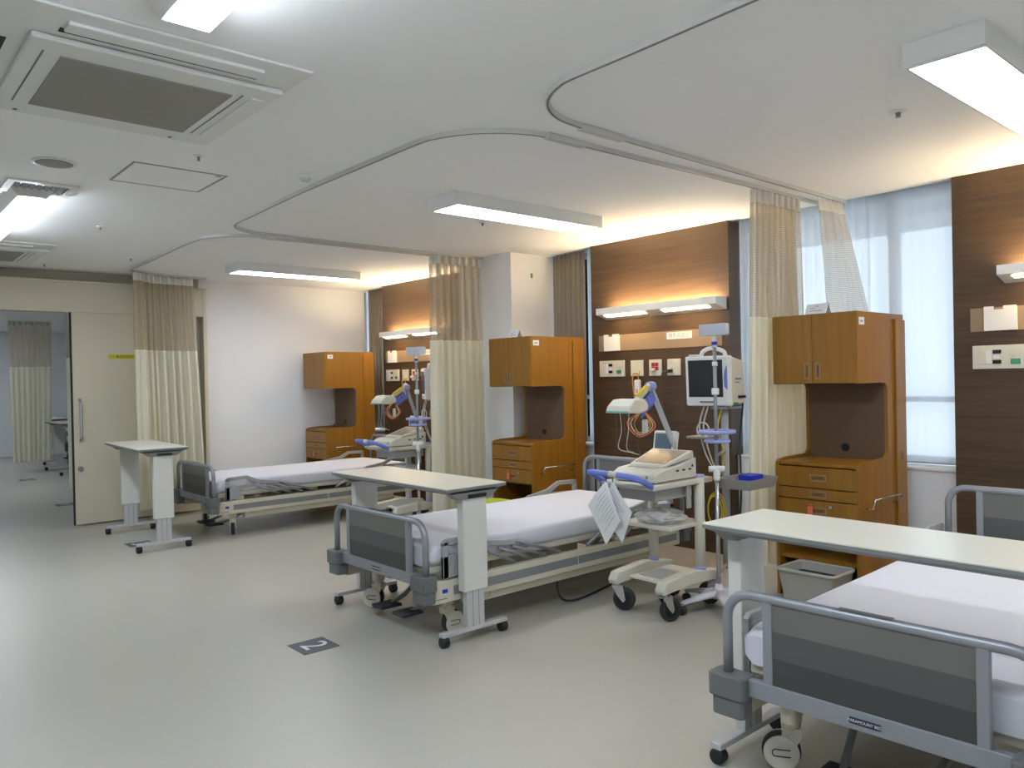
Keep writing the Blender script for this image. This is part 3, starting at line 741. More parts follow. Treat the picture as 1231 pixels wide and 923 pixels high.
# ------------------------------------------------------------------ wardrobe cabinets (local: x depth from front, y width from near side, +y far)
def make_cabinet():
    t = thing('bedside_cabinet', (0, 0, 0), 0, 'cab', 'cabinet', 'tall wooden bedside cabinets')
    Wd, D, H = .535, .645, 1.757
    UB, CT = 1.33, .845
    th = .02
    def side_poly():
        r = .05; xr = .40
        p = [(0, .0), (D, .0), (D, H), (0, H), (0, UB), ]
        p += [(xr-r, UB)]+[(xr-r+r*math.sin(a), UB-r+r*math.cos(a)) for a in [i*PI/2/5 for i in range(1, 6)]]
        p += [(xr, CT+.03+r)]+[(xr-r+r*math.cos(a), CT+.03+r-r*math.sin(a)) for a in [i*PI/2/5 for i in range(1, 6)]]
        p += [(.12, CT+.02), (.03, CT+.012), (.006, CT-.002), (0, CT-.01)]
        return p
    # concave side panels from convex pieces
    for y in (0, Wd-th):
        m = MB()
        m.prism([(0, UB), (D, UB), (D, H), (0, H)], 'y', y, y+th)
        m.prism([(.40, 0), (D, 0), (D, UB), (.40, UB)], 'y', y, y+th)
        m.prism([(0, 0), (.40, 0), (.40, CT+.02), (.12, CT+.018), (.03, CT+.010), (.004, CT-.004), (0, CT-.02)], 'y', y, y+th)
        r = .05
        for zc, s in ((UB, -1), (CT+.02, 1)):
            for i in range(5):
                a0, a1 = i*PI/10, (i+1)*PI/10
                cx, cz = .40-r, zc+s*r
                m.prism([(.40, zc), (cx+r*math.sin(a0), cz-s*r*math.cos(a0)), (cx+r*math.sin(a1), cz-s*r*math.cos(a1))], 'y', y, y+th)
        m.build('side_panel', 'cab_wood', t)
    B(-.0, D, th, Wd-th, H-.02, H-.0005).build('top_board', 'cab_wood', t)
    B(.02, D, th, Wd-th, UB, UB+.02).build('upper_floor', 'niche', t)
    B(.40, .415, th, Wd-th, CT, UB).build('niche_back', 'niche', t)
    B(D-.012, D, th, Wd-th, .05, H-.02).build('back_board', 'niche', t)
    B(.012, .40, th, Wd-th, CT-.022, CT).build('counter_top', 'cab_wood', t, .004)
    gm = MB().lathe([(.026, -.004), (.026, 0)], (.40, .27, CT+.07), 'x').build('cable_grommet', 'black', t)
    # upper doors
    for y0, y1, hy in ((th-.015, Wd/2-.0015, Wd/2-.035), (Wd/2+.0015, Wd-th+.015, Wd/2+.035)):
        dd = B(-.016, .002, y0, y1, UB+.004, H-.004).build('door', 'cab_wood', t, .002)
        fr = MB().ring('x', hy-.016, hy+.016, UB+.03, UB+.13, .005, -.0185, -.0155)
        fr.build('door_pull', 'band', dd); B(-.0168, -.0158, hy-.006, hy+.006, UB+.045, UB+.112).build('pull_slot', 'niche', dd)
    # drawers
    for k, (z0, z1) in enumerate(((.694, .818), (.622, .688), (.502, .616))):
        dr = B(-.004, .016, th*.4, Wd-th*.4, z0, z1).build('drawer', 'cab_wood', t, .002)
        zc = (z0+z1)/2 if k < 2 else z1-.06
        yc = Wd*.47
        MB().ring('x', yc-.052, yc+.052, zc-.021, zc+.021, .006, -.0065, -.0038).build('drawer_pull', 'band', dr)
        B(-.0052, -.0039, yc-.034, yc+.034, zc-.007, zc+.007).build('pull_slot', 'niche', dr)
        if k == 2:
            MB().lathe([(.010, -.014), (.010, -.004)], (0, yc-.08, zc+.03), 'x').build('lock', 'steel', dr)
            MB().tube(bez([(-.016, yc+.03, zc+.02), (-.02, yc+.045, zc+.042), (-.018, yc+.06, zc+.02)], 6), .003, 6).build('key_cord', 'orange', dr)
            MB().prism(rrect(yc+.03, yc+.062, zc-.03, zc+.025, .013), 'x', -.022, -.014).build('key_tag', 'orange', dr, .002)
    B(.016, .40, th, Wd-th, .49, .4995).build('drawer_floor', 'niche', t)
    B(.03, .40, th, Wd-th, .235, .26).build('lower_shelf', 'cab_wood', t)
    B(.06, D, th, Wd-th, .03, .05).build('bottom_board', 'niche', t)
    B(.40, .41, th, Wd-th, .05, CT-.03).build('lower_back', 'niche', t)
    # side closet door on the near side
    sd_ = B(.50, D-.004, -.014, -.0005, .06, H-.035).build('side_door', 'cab_wood', t, .002)
    MB().ring('y', .555, .585, .83, .90, .005, -.0165, -.0138).build('door_pull', 'band', sd_)
    B(.566, .574, -.0152, -.0139, .845, .885).build('pull_slot', 'niche', sd_)
    MB().tube([(.09, -.001, .585), (.09, -.045, .59), (.09, -.05, .64), (.46, -.05, .64), (.46, -.045, .59), (.46, -.001, .585)], .006, 8).build('towel_bar', 'steel', t)
    sk = B(.03, .10, -.0015, -.0003, H-.08, H-.035).build('number_sticker', 'paper', t); sk['label'] = 'white sticker'
    B(.048, .082, -.0019, -.0014, H-.062, H-.054).build('sticker_print', 'print_grey', sk)
    return t
cb = make_cabinet(); cb.location = (4.53, 2.11, 0); cb['label'] = 'tall wooden bedside cabinet with a grey waste bin below, beside the bright lace window'
place(cb, (4.46, 4.85, 0), 0, 'tall wooden bedside cabinet standing in front of the white square column')
place(cb, (4.36, 8.27, 0), 0, 'tall wooden bedside cabinet against the far white wall')
def tent(x, y, label, w=.15):
    t = thing('desk_sign', (x, y, 1.758), math.radians(-8), label, 'sign', 'folded signs on the cabinets')
    m = MB(); m.hexa([(0, -w/2, 0), (.003, -w/2, 0), (.003, w/2, 0), (0, w/2, 0)], [(.03, -w/2, .068), (.033, -w/2, .068), (.033, w/2, .068), (.03, w/2, .068)]); m.hexa([(.06, -w/2, 0), (.063, -w/2, 0), (.063, w/2, 0), (.06, w/2, 0)], [(.03, -w/2, .068), (.033, -w/2, .068), (.033, w/2, .068), (.03, w/2, .068)])
    m.build('card', 'paper', t)
    for k, (a, b, z) in enumerate(((-.012, .012, .05), (.01, .04, .038), (-.045, .045, .022))):
        xx = .03*z/.068-.0012; B(xx-.0004, xx+.0006, a, b, z, z+.003).build('print_line', 'print_grey', t)
tent(4.60, 2.40, 'folded white paper sign on the cabinet beside the bright lace window'); tent(4.53, 5.16, 'folded white paper sign on the cabinet in front of the white column')
bn = thing('waste_bin', (4.42, 2.33, 0), 0, 'grey plastic waste bin with rolled rim under the wooden cabinet shelf', 'bin')
m = MB(); a, b, h = .13, .17, .225
m.hexa([(-a*.8, -b*.8, 0), (a*.8, -b*.8, 0), (a*.8, b*.8, 0), (-a*.8, b*.8, 0)], [(-a*.8, -b*.8, .006), (a*.8, -b*.8, .006), (a*.8, b*.8, .006), (-a*.8, b*.8, .006)])
for q, p in (((-1, -1), (1, -1)), ((1, -1), (1, 1)), ((1, 1), (-1, 1)), ((-1, 1), (-1, -1))):
    f0 = [(q[0]*a*.8, q[1]*b*.8, 0), (p[0]*a*.8, p[1]*b*.8, 0)]; f1 = [(q[0]*a, q[1]*b, h), (p[0]*a, p[1]*b, h)]
    i0 = [(x*.97, y*.97, z) for x, y, z in f0]; i1 = [(x*.97, y*.97, z) for x, y, z in f1]
    m.add([f0[0], f0[1], f1[1], f1[0], i0[0], i0[1], i1[1], i1[0]], [(0, 1, 2, 3), (7, 6, 5, 4), (3, 2, 6, 7), (0, 4, 5, 1)])
m.build('bin_body', 'bin', bn)
MB().tube([(x, y, h) for x, y in rrect(-a-.006, a+.006, -b-.006, b+.006, .03)], .011, 8, closed=True).build('rim', 'bin', bn)
m = MB().prism(rrect(-a*.93, a*.93, -b*.93, b*.93, .02), 'z', h-.05, h-.045).build('bin_liner', 'black', bn)

# ------------------------------------------------------------------ stools
def make_stool():
    t = thing('stool', (0, 0, 0), 0, 'stool', 'stool', 'lime topped stools')
    MB().lathe([(.13, .38), (.155, .39), (.16, .41), (.155, .43), (.12, .438)], n=28).build('seat', 'lime', t)
    MB().lathe([(.15, .355), (.158, .36), (.158, .388), (.15, .39)], n=28).build('seat_base', 'grey_plastic', t)
    MB().tube([(0, 0, .36), (0, 0, .10)], .022, 12).build('post', 'steel', t)
    for i in range(5):
        a = i*2*PI/5+.3; c, s = math.cos(a), math.sin(a)
        l = MB().tube([(0, 0, .11), (c*.12, s*.12, .085), (c*.22, s*.22, .06)], .013, 8).build('leg', 'grey_plastic', t)
        MB().lathe([(.02, -.012), (.025, -.008), (.025, .008), (.02, .012)], (c*.22, s*.22, .0252), 'x', 14).build('wheel', 'black', l)
    return t
stl = make_stool(); stl.location = (3.95, 4.78, 0); stl['label'] = 'round lime green stool beside the wooden cabinet in front of the white column'
place(stl, (4.02, 8.42, 0), .5, 'round lime green stool behind the far bed by the white wall')

# ------------------------------------------------------------------ electrocardiograph cart (world-like local axes, origin at front-right caster side)
def cart_caster(t, x, y, rz):
    m = MB().tube([(0, 0, .172), (0, 0, .145)], .026, 12)
    for q in (-1, 1): m.prism([(-.03, .15), (.035, .15), (.05, .065), (.035, .05), (.005, .085)], 'y', q*.024-.004, q*.024+.004)
    m.box(-.03, .035, -.0199, .0199, .14, .152)
    c = m.build('caster', 'steel', t); c.location = (x, y, 0); c.rotation_euler = (0, 0, rz)
    MB().lathe([(.050, -.016), (.066, -.014), (.068, -.006), (.068, .006), (.066, .014), (.050, .016)], (.04, 0, .068), 'y', 22).build('tyre', 'rubber', c)
    MB().lathe([(.046, -.0172), (.046, .0172)], (.04, 0, .068), 'y', 18).build('hub', 'black', c)
def make_cart():
    t = thing('ecg_cart', (0, 0, 0), 0, 'cart', 'cart', 'electrocardiograph carts')
    # local frame equals world frame of the middle bay, shifted: origin (3.75, 2.95, 0)
    ox, oy = 3.75, 2.95
    L = lambda x, y, z: (x-ox, y-oy, z)
    for y in (2.78, 3.13):
        pts = [(-.25, .185), (-.22, .232), (.05, .255), (.30, .222), (.33, .18), (.30, .165), (.05, .175), (-.19, .165), (-.24, .16)]
        MB().prism(pts, 'y', y-oy-.034, y-oy+.034).build('base_leg', 'cart_beige', t, .008)
        MB().tube([(.15, y-oy, .235), (.15, y-oy, .80)], .031, 16).build('post', 'cart_beige', t)
        rg = MB().tube([(.15, y-oy, .243), (.15, y-oy, .262)], .0335, 16).build('post_ring', 'pale_blue', t); MB().tube([(.15, y-oy, .795), (.15, y-oy, .806)], .032, 16).build('post_ring', 'pale_blue', t)
    for x, y, r in ((-.20, -.17, -.25), (-.20, .18, -1.0), (.30, -.17, 1.9), (.30, .18, -1.9)): cart_caster(t, x, y, r)
    B(-.13, .27, -.142, .152, .185, .20).build('lower_tray', 'cart_beige', t, .004); B(-.08, .13, -.12, .11, .2005, .207).build('tray_mat', 'cart_grey', t, .002)
    B(-.13, .22, -.165, .20, .50, .525).build('middle_shelf', 'cart_beige', t, .006)
    B(-.30, .26, -.195, .205, .755, .787).build('platform', 'cart_beige', t, .008)
    B(-.22, .12, -.14, .14, .68, .755).build('drawer', 'cart_grey', t, .006)
    MB().tube([(-.28, .17, .775), (-.33, .17, .78), (-.35, .15, .782), (-.36, .0, .782), (-.35, -.14, .782), (-.33, -.165, .78), (-.28, -.165, .775)], .008, 8).build('front_rail', 'cart_grey', t)
    hd = MB().tube(bez([(-.28, .19, .775), (-.38, .20, .835), (-.42, .18, .848), (-.42, .08, .848), (-.42, -.02, .846), (-.415, -.12, .84), (-.39, -.18, .822), (-.29, -.17, .775)], 5), .017, 12).build('push_handle', 'blue', t)
    MB().tube([(-.42, .03, .848), (-.42, -.03, .846)], .0185, 12).build('handle_clip', 'wire_white', hd)
    B(.02, .06, -.178, -.170, .62, .755).build('bracket', 'cart_grey', t)
    # second small monitor at the back with lead arm
    MB().tube([(.20, .02, .785), (.20, .04, .95), (.15, .18, 1.33)], .017, 12).build('arm_post', 'cart_grey', t)
    MB().lathe([(.028, -.025), (.03, 0), (.028, .025)], (.15, .18, 1.335), 'x', 16).build('arm_joint', 'pale_blue', t)
    fa = MB().tube([(.15, .18, 1.345), (-.09, .13, 1.225)], .020, 12).build('forearm', 'cart_beige', t)
    MB().tube([(.085, .165, 1.332), (-.03, .14, 1.275)], .0135, 8).build('arm_label', 'yellow', fa)
    for i in range(6):
        q = i/6; x, y, z = .12-.16*q, .17-.03*q, 1.305-.085*q
        MB().tube([(x, y-.02, z), (x+.01, y-.03, z-.05), (x-.005, y-.025, z-.09)], [.008, .012, .007], 8).build('lead_clip', 'blue', fa)
    lb = MB().prism([(-.25, 1.185), (-.23, 1.225), (-.18, 1.262), (-.10, 1.265), (-.07, 1.235), (-.07, 1.195), (-.14, 1.178)], 'y', .02, .21).build('lead_box', 'cream_plastic', t, .012)
    B(-.252, -.12, .03, .20, 1.183, 1.196).build('lead_box_band', 'teal', lb, .002)
    wires = []
    rnd = random.Random(6)
    for i in range(5):
        y = .03+.035*i
        pts = [(-.20, y, 1.185), (-.21+rnd.uniform(-.02, .02), y-.01, 1.08), (-.18+rnd.uniform(-.03, .03), y+rnd.uniform(-.03, .03), .97), (-.15, y*.5, .93+.005*i)]
        MB().tube(bez(pts, 6), .0022, 5).build('lead_wire', 'wire_white' if i % 2 else 'wire_brown', lb)
    for i in range(3):
        pts = [(-.09, .06, 1.19), (-.11-.01*i, .10+.02*i, 1.12), (-.09, .08, 1.06-.012*i), (-.05, .03-.02*i, 1.10), (-.07, .05, 1.185)]
        MB().tube(bez(pts, 6), .004, 6).build('coiled_lead', ('amber', 'wire_white', 'orange')[i], lb)
    MB().prism(rrect(.02, .05, 1.06, 1.14, .01), 'x', -.10, -.08).build('lead_plug', 'wire_white', lb)
    return t
cart = make_cart(); cart.location = (3.75, 2.95, 0); cart['label'] = 'beige machine cart with bright blue handle and hanging papers beside the monitor'
c1 = place(cart, (4.16, 6.33, 0), 0, 'beige machine cart with blue handle by the far bed, half behind the bunched curtain')
def make_ecg():
    t = thing('ecg_machine', (0, 0, 0), 0, 'ecg', 'machine', 'electrocardiograph machines')
    # x depth (front = -), y width; sits on platform
    a0, a1, b0, b1 = -.26, .13, -.17, .15
    m = MB()
    m.prism([(a0, .005), (a0, .05), (a0+.05, .075), (a1-.16, .09), (a1, .125), (a1, .005)], 'y', b0, b1)
    body = m.build('body', 'cart_beige', t, .01)
    # raised screen lid
    lid = MB().hexa([(a0+.12, b0+.03, .082), (a1-.01, b0+.01, .123), (a1-.01, b1-.01, .123), (a0+.12, b1-.03, .082)], [(a0+.13, b0+.03, .094), (a1-.02, b0+.01, .165), (a1-.02, b1-.01, .165), (a0+.13, b1-.03, .094)]).build('screen_lid', 'cart_beige', t, .006)
    z = lambda x: .0945+(x-(a0+.13))/(a1-.02-a0-.13)*.071
    xa, xb = a0+.15, a1-.04
    MB().hexa([(xa, b0+.05, z(xa)-.001), (xb, b0+.04, z(xb)-.001), (xb, b1-.04, z(xb)-.001), (xa, b1-.05, z(xa)-.001)], [(xa, b0+.05, z(xa)+.002), (xb, b0+.04, z(xb)+.002), (xb, b1-.04, z(xb)+.002), (xa, b1-.05, z(xa)+.002)]).build('screen', 'ecg_glass', lid)
    for i in range(3): B(a0+.19+i*.06, a0+.215+i*.06, b0-.0012, b0+.004, .055, .065).build('port', 'black', body)
    B(a0+.34, a0+.355, b0-.0012, b0+.004, .07, .085).build('port', 'black', body)
    MB().tube([(a0-.004, b0+.06, .035), (a0+.002, b0+.06, .035)], .01, 12).build('knob', 'grey_plastic', body)
    for i in range(7):
        for j in range(2): B(a0+.07+j*.02, a0+.083+j*.02, b0+.06+i*.03, b0+.08+i*.03, .078+j*.002, .083+j*.002).build('key', 'wire_white', body)
    return t
mat('cable_green', (40, 66, 58), .6)
mat('ecg_glass', (176, 160, 140), .12, spec=.8)
ecg = make_ecg(); ecg.location = (3.75, 2.95, .7875); ecg['label'] = 'beige electrocardiograph machine with tilted screen on the cart with hanging papers'
place(ecg, (4.16, 6.33, .7875), 0, 'beige electrocardiograph machine on the far cart half behind the bunched curtain')
def small_mon(loc, label):
    t = thing('tablet_monitor', loc, math.radians(6), label, 'monitor', 'small cart monitors')
    MB().prism([(.03, 0), (.07, 0), (.06, .12), (.045, .12)], 'y', -.02, .02).build('foot', 'white', t, .003); MB().prism([(0, .11), (.05, .11), (.085, .255), (.055, .265), (.03, .265)], 'y', -.075, .075).build('case', 'white', t, .006)
    m = MB().hexa([(.000, -.06, .13), (.006, -.06, .128), (.006, .06, .128), (.000, .06, .13)], [(.024, -.06, .25), (.03, -.06, .248), (.03, .06, .248), (.024, .06, .25)])
    m.build('display', 'lcd', t)
small_mon((3.915, 3.06, .7875), 'small tablet monitor standing behind the machine on the cart with hanging papers')
small_mon((4.325, 6.44, .7875), 'small tablet monitor standing behind the machine on the far cart')
# papers hanging from the handle
for k, (dx, y, e1, e2, lab) in enumerate(((-.021, 2.985, (.147, -.16), (-.107, -.216), 'large white printed sheet hanging by its corner from the blue cart handle'), (.0, 2.955, (-.135, -.165), (.10, -.19), 'smaller white sheet hanging behind the large sheet on the blue cart handle'))):
    t = thing('hanging_sheet', (3.33+dx, y, .815), 0, lab, 'paper', 'sheets hanging from the cart handle')
    def sheetpt(u, v):
        return (-.010*math.sin(u*3+v*2)+.02*u*v, e1[0]*u+e2[0]*v, e1[1]*u+e2[1]*v)
    m = MB(); n = 6
    for side in (0, 1):
        for i in range(n+1):
            for j in range(n+1):
                p = sheetpt(i/n, j/n); m.v.append((p[0]+side*.0012, p[1], p[2]))
    q = (n+1)**2
    for i in range(n):
        for j in range(n):
            a = i*(n+1)+j; m.f.append((a, a+1, a+n+2, a+n+1)); m.sm.append(True); m.f.append((q+a, q+a+n+1, q+a+n+2, q+a+1)); m.sm.append(True)
    m.build('sheet', 'paper', t)
    MB().tube([(0, 0, -.012), (-.004, 0, .0), (-.002, 0, .02)], .003, 6).build('string', 'black', t)
    for r in range(8 if k == 0 else 5):
        v = .15+r*.09; w_ = .9*(.6+.4*((r*37) % 10)/10)
        pts = [sheetpt(.12+(w_-.12)*c/6, v) for c in range(7)]
        MB().tube([(p[0]-.0012, p[1], p[2]) for p in pts], .0009, 4).build('print_line', 'print_grey', t)
# clear plastic bags on the middle shelves
for (x, y, lab) in ((3.72, 2.93, 'crumpled clear plastic bag on the shelf of the cart with hanging papers'), (4.13, 6.31, 'crumpled clear plastic bag on the shelf of the far cart')):
    m = MB(); rnd = random.Random(5); n1, n2 = 18, 9
    for j in range(n2+1):
        for i in range(n1):
            a = 2*PI*i/n1; ph = PI*j/n2; r = 1+.16*rnd.uniform(-1, 1)
            m.v.append((x+.13*r*math.sin(ph)*math.cos(a), y+.15*r*math.sin(ph)*math.sin(a), max(.5255, .565-.045*r*math.cos(ph))))
    for j in range(n2):
        for i in range(n1): i2 = (i+1) % n1; m.f.append((j*n1+i, (j+1)*n1+i, (j+1)*n1+i2, j*n1+i2)); m.sm.append(False)
    tag(m.build('plastic_bag', 'clear_plastic'), lab, 'plastic bag')

# ------------------------------------------------------------------ drip stands and patient monitors
def make_stand():
    t = thing('drip_stand', (0, 0, 0), 0, 'drip', 'stand', 'drip stands')
    MB().lathe([(.045, .075), (.05, .10), (.03, .125), (.018, .16)], n=18).build('hub', 'pale_lilac', t)
    for i in range(5):
        a = i*2*PI/5+2.75; c, s = math.cos(a), math.sin(a)
        l = MB().tube([(c*.02, s*.02, .105), (c*.12, s*.12, .092), (c*.25, s*.25, .068)], [.042, .032, .02], 10, flat=.55).build('base_leg', 'pale_lilac', t)
        MB().lathe([(.02, -.016), (.026, -.012), (.026, .012), (.02, .016)], (c*.25, s*.25, .0262), 'x', 16).build('wheel', 'rubber', l)
        MB().tube([(c*.25, s*.25, .068), (c*.25, s*.25, .045)], .008, 8).build('stem', 'grey_plastic', l)
    MB().tube([(0, 0, .15), (0, 0, .80)], .0125, 12).build('lower_pole', 'steel', t)
    MB().tube([(0, 0, .79), (0, 0, 1.62)], .0105, 12).build('upper_pole', 'silver', t)
    MB().lathe([(.018, .77), (.02, .79), (.02, .83), (.016, .86)], n=14).build('height_clamp', 'white', t)
    MB().tube([(0, 0, .84), (-.03, .035, .84)], .018, 10).build('clamp_knob', 'white', t); MB().tube([(0, 0, .84), (.03, -.035, .84)], .018, 10).build('clamp_knob', 'white', t)
    MB().lathe([(.02, 1.28), (.022, 1.29), (.022, 1.315), (.018, 1.32)], n=14).build('collar', 'white', t); MB().lathe([(.016, 1.45), (.016, 1.475)], n=14).build('collar', 'white', t)
    ring = [(.01+.10*math.cos(a), .10*math.sin(a), 1.06) for a in [i*2*PI/24 for i in range(24)]]
    g = MB().tube(ring, .011, 8, closed=True).build('grip_ring', 'pale_blue', t)
    MB().tube([(.01, -.10, 1.06), (.0, 0, 1.05), (.01, .10, 1.06)], .008, 8).build('ring_spoke', 'pale_blue', g)
    MB().tube([(.01+.068*math.cos(a), .068*math.sin(a), 1.005) for a in [i*2*PI/20 for i in range(20)]], .010, 8, closed=True).build('lower_ring', 'pale_blue', g)
    bx = MB().prism(rrect(-.095, .095, 1.63, 1.70, .01), 'x', -.02, .012).build('head_box', 'clear_white', t, .003)
    MB().tube([(0, 0, 1.56), (0, 0, 1.635)], .015, 10).build('head_neck', 'white', t); MB().tube([(-.001, 0, 1.575), (-.001, 0, 1.595)], .0165, 10).build('blue_band', 'deep_blue', t)
    return t
mat('pale_lilac', (206, 206, 216), .4); mat('clear_white', (206, 212, 220), .25)
ds = make_stand(); ds.location = (3.96, 2.695, 0); ds['label'] = 'rolling stand with blue grip ring, side tray and yellow cables carrying the patient monitor'
place(ds, (3.95, 5.80, 0), .4, 'drip stand without a monitor post, beside the bunched curtain at the white column')

def make_monitor():
    t = thing('patient_monitor', (0, 0, 0), 0, 'mon', 'monitor', 'patient monitors')
    # front faces -x; y width
    hw, h = .15, .31
    m = MB().hexa([(.0, -hw, .0), (.05, -hw, -.005), (.05, hw, -.005), (.0, hw, .0)], [(-.01, -hw, h), (.05, -hw, h), (.05, hw, h), (-.01, hw, h)])
    m.build('front_bezel', 'white', t, .008)
    MB().hexa([(.05, -hw+.004, .0), (.26, -hw+.03, .01), (.26, hw-.03, .01), (.05, hw-.004, .0)], [(.05, -hw+.004, h-.005), (.24, -hw+.03, h-.03), (.24, hw-.03, h-.03), (.05, hw-.004, h-.005)]).build('housing', 'cream_plastic', t, .012)
    f = lambda z: -.01*z/h-.0015
    MB().hexa([(f(.055), -hw+.035, .055), (f(.055)+.004, -hw+.035, .055), (f(.055)+.004, hw-.022, .055), (f(.055), hw-.022, .055)], [(f(.285), -hw+.035, .285), (f(.285)+.004, -hw+.035, .285), (f(.285)+.004, hw-.022, .285), (f(.285), hw-.022, .285)]).build('screen', 'screen', t)
    MB().prism([(-hw+.004, .10), (-hw+.022, .12), (-hw+.026, .17), (-hw+.02, .22), (-hw+.004, .25)], 'x', f(.17)-.003, f(.17)+.004).build('key_strip', 'blue', t)
    B(f(.02)-.001, .0, -.05, .05, .018, .03).build('brand_line', 'print_grey', t)
    MB().tube(bez([(.06, -.10, h-.004), (.06, -.08, h+.03), (.06, 0, h+.05), (.06, .06, h+.03), (.06, .075, h-.004)], 6), .013, 10).build('carry_handle', 'white', t)
    B(.0, .04, .07, .13, h, h+.012).build('alarm_lamp', 'white', t, .004)
    s = -hw+.0025
    B(.10, .17, s+.006, s+.012, .16, .17).build('side_print', 'print_grey', t); B(.10, .15, s+.006, s+.012, .14, .147).build('side_print', 'blue', t)
    B(.14, .22, s+.004, s+.016, .045, .06).build('side_slot', 'black', t); B(.07, .12, s, s+.008, .005, .02).build('connector', 'green', t)
    return t
def mon_post(t, px, py, base):
    """thick monitor post with trays; parts added to stand t at local (px, py)"""
    n0 = set(bpy.data.objects)
    if base:
        MB().lathe([(.05, .07), (.055, .10), (.03, .13)], n=18).build('hub', 'grey_plastic', t)
        for i in range(5):
            a = i*2*PI/5+.2; c, s = math.cos(a), math.sin(a)
            l = MB().tube([(c*.03, s*.03, .09), (c*.15, s*.15, .08), (c*.24, s*.24, .062)], [.022, .018, .014], 8).build('base_leg', 'grey_plastic', t)
            MB().lathe([(.022, -.014), (.028, -.01), (.028, .01), (.022, .014)], (c*.24, s*.24, .0282), 'x', 16).build('wheel', 'rubber', l)
    else:
        for z in (.22, .92): MB().tube([(0, 0, z), (-px*.95, -py*.95, z)], .011, 8).build('clamp_bar', 'grey_plastic', t)
    MB().tube([(0, 0, .12 if base else .19), (0, 0, 1.19)], .024, 16).build('post', 'cart_grey', t)
    B(-.06, .10, -.06, .06, 1.185, 1.1995).build('mount_plate', 'grey_plastic', t, .003)
    m = MB(); tr = MB()
    z0, z1 = .715, .775
    tr.hexa([(-.17, -.27, z0), (.11, -.27, z0), (.11, -.06, z0), (-.17, -.06, z0)], [(-.17, -.27, z0+.006), (.11, -.27, z0+.006), (.11, -.06, z0+.006), (-.17, -.06, z0+.006)])
    for (p, q) in (((-.17, -.27), (.11, -.27)), ((.11, -.27), (.11, -.06)), ((.11, -.06), (-.17, -.06)), ((-.17, -.06), (-.17, -.27))):
        cx, cy = -.03, -.165; e = 1.14
        P = lambda a, k: (cx+(a[0]-cx)*k, cy+(a[1]-cy)*k)
        a0, a1, b0, b1 = P(p, 1), P(q, 1), P(p, e), P(q, e); c0, c1, d0, d1 = P(p, .95), P(q, .95), P(p, e*.95), P(q, e*.95)
        tr.add([(*a0, z0), (*a1, z0), (*b1, z1), (*b0, z1), (*c0, z0), (*c1, z0), (*d1, z1), (*d0, z1)], [(0, 1, 2, 3), (7, 6, 5, 4), (3, 2, 6, 7)])
    ty = tr.build('side_tray', 'grey_plastic', t)
    B(-.02, .10, -.20, -.10, z0+.0065, z0+.07).build('blue_pouch', 'deep_blue', t, .006)
    MB().tube([(0, 0, .74), (0, -.06, .74)], .015, 8).build('tray_arm', 'cart_grey', t)
    B(-.13, .03, .03, .20, 1.00, 1.015).build('side_shelf', 'grey_plastic', t, .003)
    for i in range(3):
        c = [(-.05+.01*i, .05+(.05+.008*i)*math.cos(a), .55+(.09+.012*i)*math.sin(a)) for a in [k*2*PI/16 for k in range(16)]]
        MB().tube(c, .004, 5, closed=True).build('coiled_cable', 'yellow', t)
    for i, (yy, mt) in enumerate(((.10, 'wire_white'), (.13, 'wire_white'), (-.005, 'yellow'))):
        MB().tube(bez([(-.03, yy, 1.20), (-.05, yy+.02, 1.1), (-.06, yy+.01, 1.03), (-.05, yy-.02, .9), (-.03, .03, .75)], 6), .005, 6).build('cable', mt, t)
    MB().tube([(-.06, .12+.045*math.cos(a), 1.05+.05*math.sin(a)) for a in [k*2*PI/16 for k in range(16)]], .005, 6, closed=True).build('coiled_lead', 'wire_white', t)
    for o in set(bpy.data.objects)-n0:
        if o.parent == t: o.location = (px, py, 0)
    return t
mon = make_monitor(); mon.location = (4.12, 2.865, 1.206); mon.rotation_euler = (0, 0, math.radians(3)); mon['label'] = 'boxy white patient monitor with dark screen beside the long warm wall light'
mon_post(ds, .25, .105, False)
mn1 = place(mon, (4.62, 6.66, 1.206), math.radians(-28), 'patient monitor beside the far cart, half hidden by the bunched net curtain')
mon_post(thing('monitor_stand', (4.74, 6.63, 0), 0, 'grey post stand by the far cart, half hidden by the bunched curtain', 'stand'), 0, 0, True)
MB().tube(bez([(.24, -.11, .03), (.28, -.08, -.06), (.30, -.05, -.25), (.30, -.05, -.6), (.32, .0, -1.0), (.45, .1, -1.194)], 8), .007, 6).build('monitor_cable', 'cable_green', mon)
# call button cord on bed rail and cables under beds
MB().tube(bez([(1.02, -.40, .17), (1.01, -.44, .06), (1.17, -.42, .012), (1.57, -.34, .012), (2.1, -.2, .012)], 8), .007, 6).build('power_cable', 'black', bed)

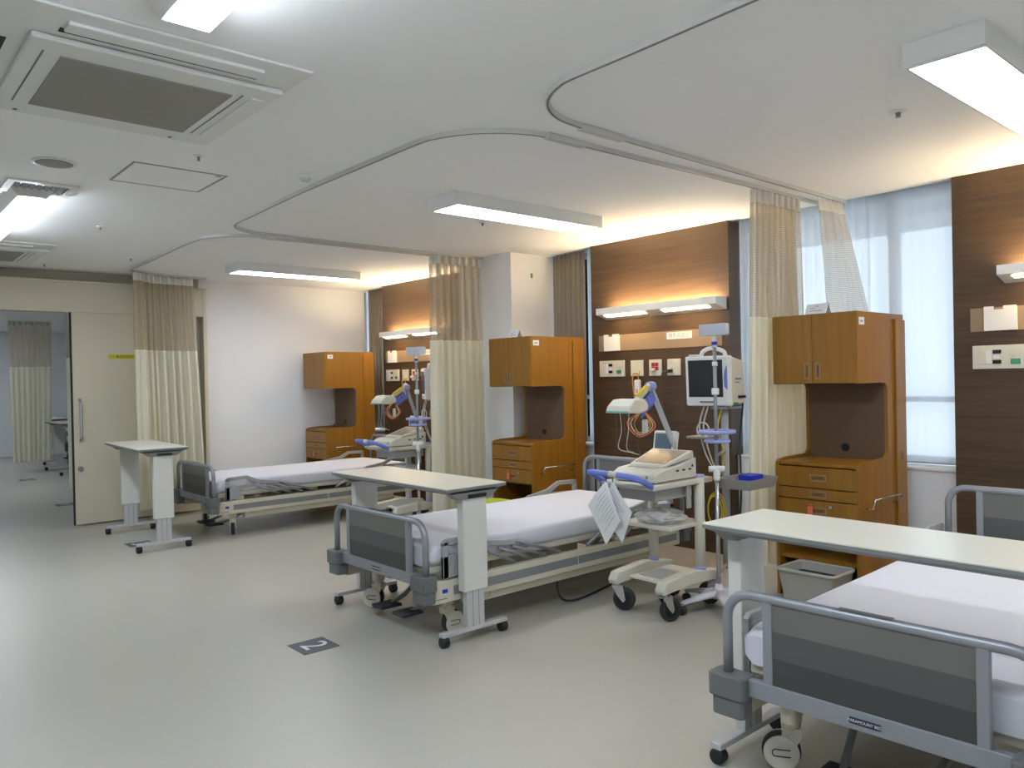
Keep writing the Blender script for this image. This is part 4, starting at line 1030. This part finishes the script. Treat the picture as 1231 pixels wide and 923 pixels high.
# ------------------------------------------------------------------ column sticker, floor signs
g = B(5.06, 5.085, 5.4775, 5.4797, 2.355, 2.40).build('green_sticker', 'green'); tag(g, 'small green sticker high on the white square column', 'sticker')
def floor_sign(x, y, ch, label):
    t = thing('floor_number', (x, y, 0), 0, label, 'floor sign', 'bed number tiles on the floor')
    B(-.103, .103, -.103, .103, .0002, .0015).build('tile', 'tile_dark', t)
    if ch: text('numeral', ch, .20, frame((0.0, 0, .0021), (0, -1, 0), (1, 0, 0)), 'print_white', t)
    else: B(-.05, .05, -.015, .015, .0016, .0022).build('mark', 'print_white', t)
floor_sign(1.92, 3.84, '2', 'dark grey floor tile with white number two')
floor_sign(2.06, 7.42, '3', 'dark floor tile with white numeral partly under the overbed table by the door')
floor_sign(2.28, 13.95, None, 'dark floor tile farther inside the next room beyond the doorway')
floor_sign(2.12, 10.60, None, 'dark floor tile just beyond the sliding doorway')

# ------------------------------------------------------------------ things in the next room
privacy([(2.30, 15.5), (2.95, 15.5)], [(2.33, 15.5), (2.9, 15.5)], 8, .05, 'dim bunched cream curtain in the next room seen through the doorway', 21)
privacy([(2.24, 10.95), (2.75, 10.95)], [(2.24, 10.95), (2.75, 10.95)], 6, .04, 'cream curtain edge in the next room right beside the sliding door', 22)
place(tb, (2.98, 14.70, 0), 0, 'white overbed table in the next room, nearer to the doorway')
place(tb, (3.15, 16.9, 0), 0, 'white overbed table in the next room, farther from the doorway')
place(b1, (3.25, 16.6, 0), 0, 'hospital bed in the next room seen through the doorway')
for ly, lab in ((12.6, 'ceiling light of the next room, closer to the doorway'), (16.6, 'ceiling light added deep in the next room to brighten its far wall')):  # the farther lamp is added to lift the dim far wall
  t = thing('next_room_light', (1.7, ly, CEIL+.001), 0, lab, 'ceiling light')
  B(-.12, .12, -.7, .7, -.05, -.0005).build('housing', 'white_metal', t); B(-.10, .10, -.68, .68, -.056, -.0502).build('diffuser', 'lamp_next', t)
tr = rail([(1.2, 12.0), (1.9, 11.6), (2.2, 11.0), (2.8, 10.95)], 'curved ceiling curtain track in the next room', [])
tr.location.z = CEIL+.001
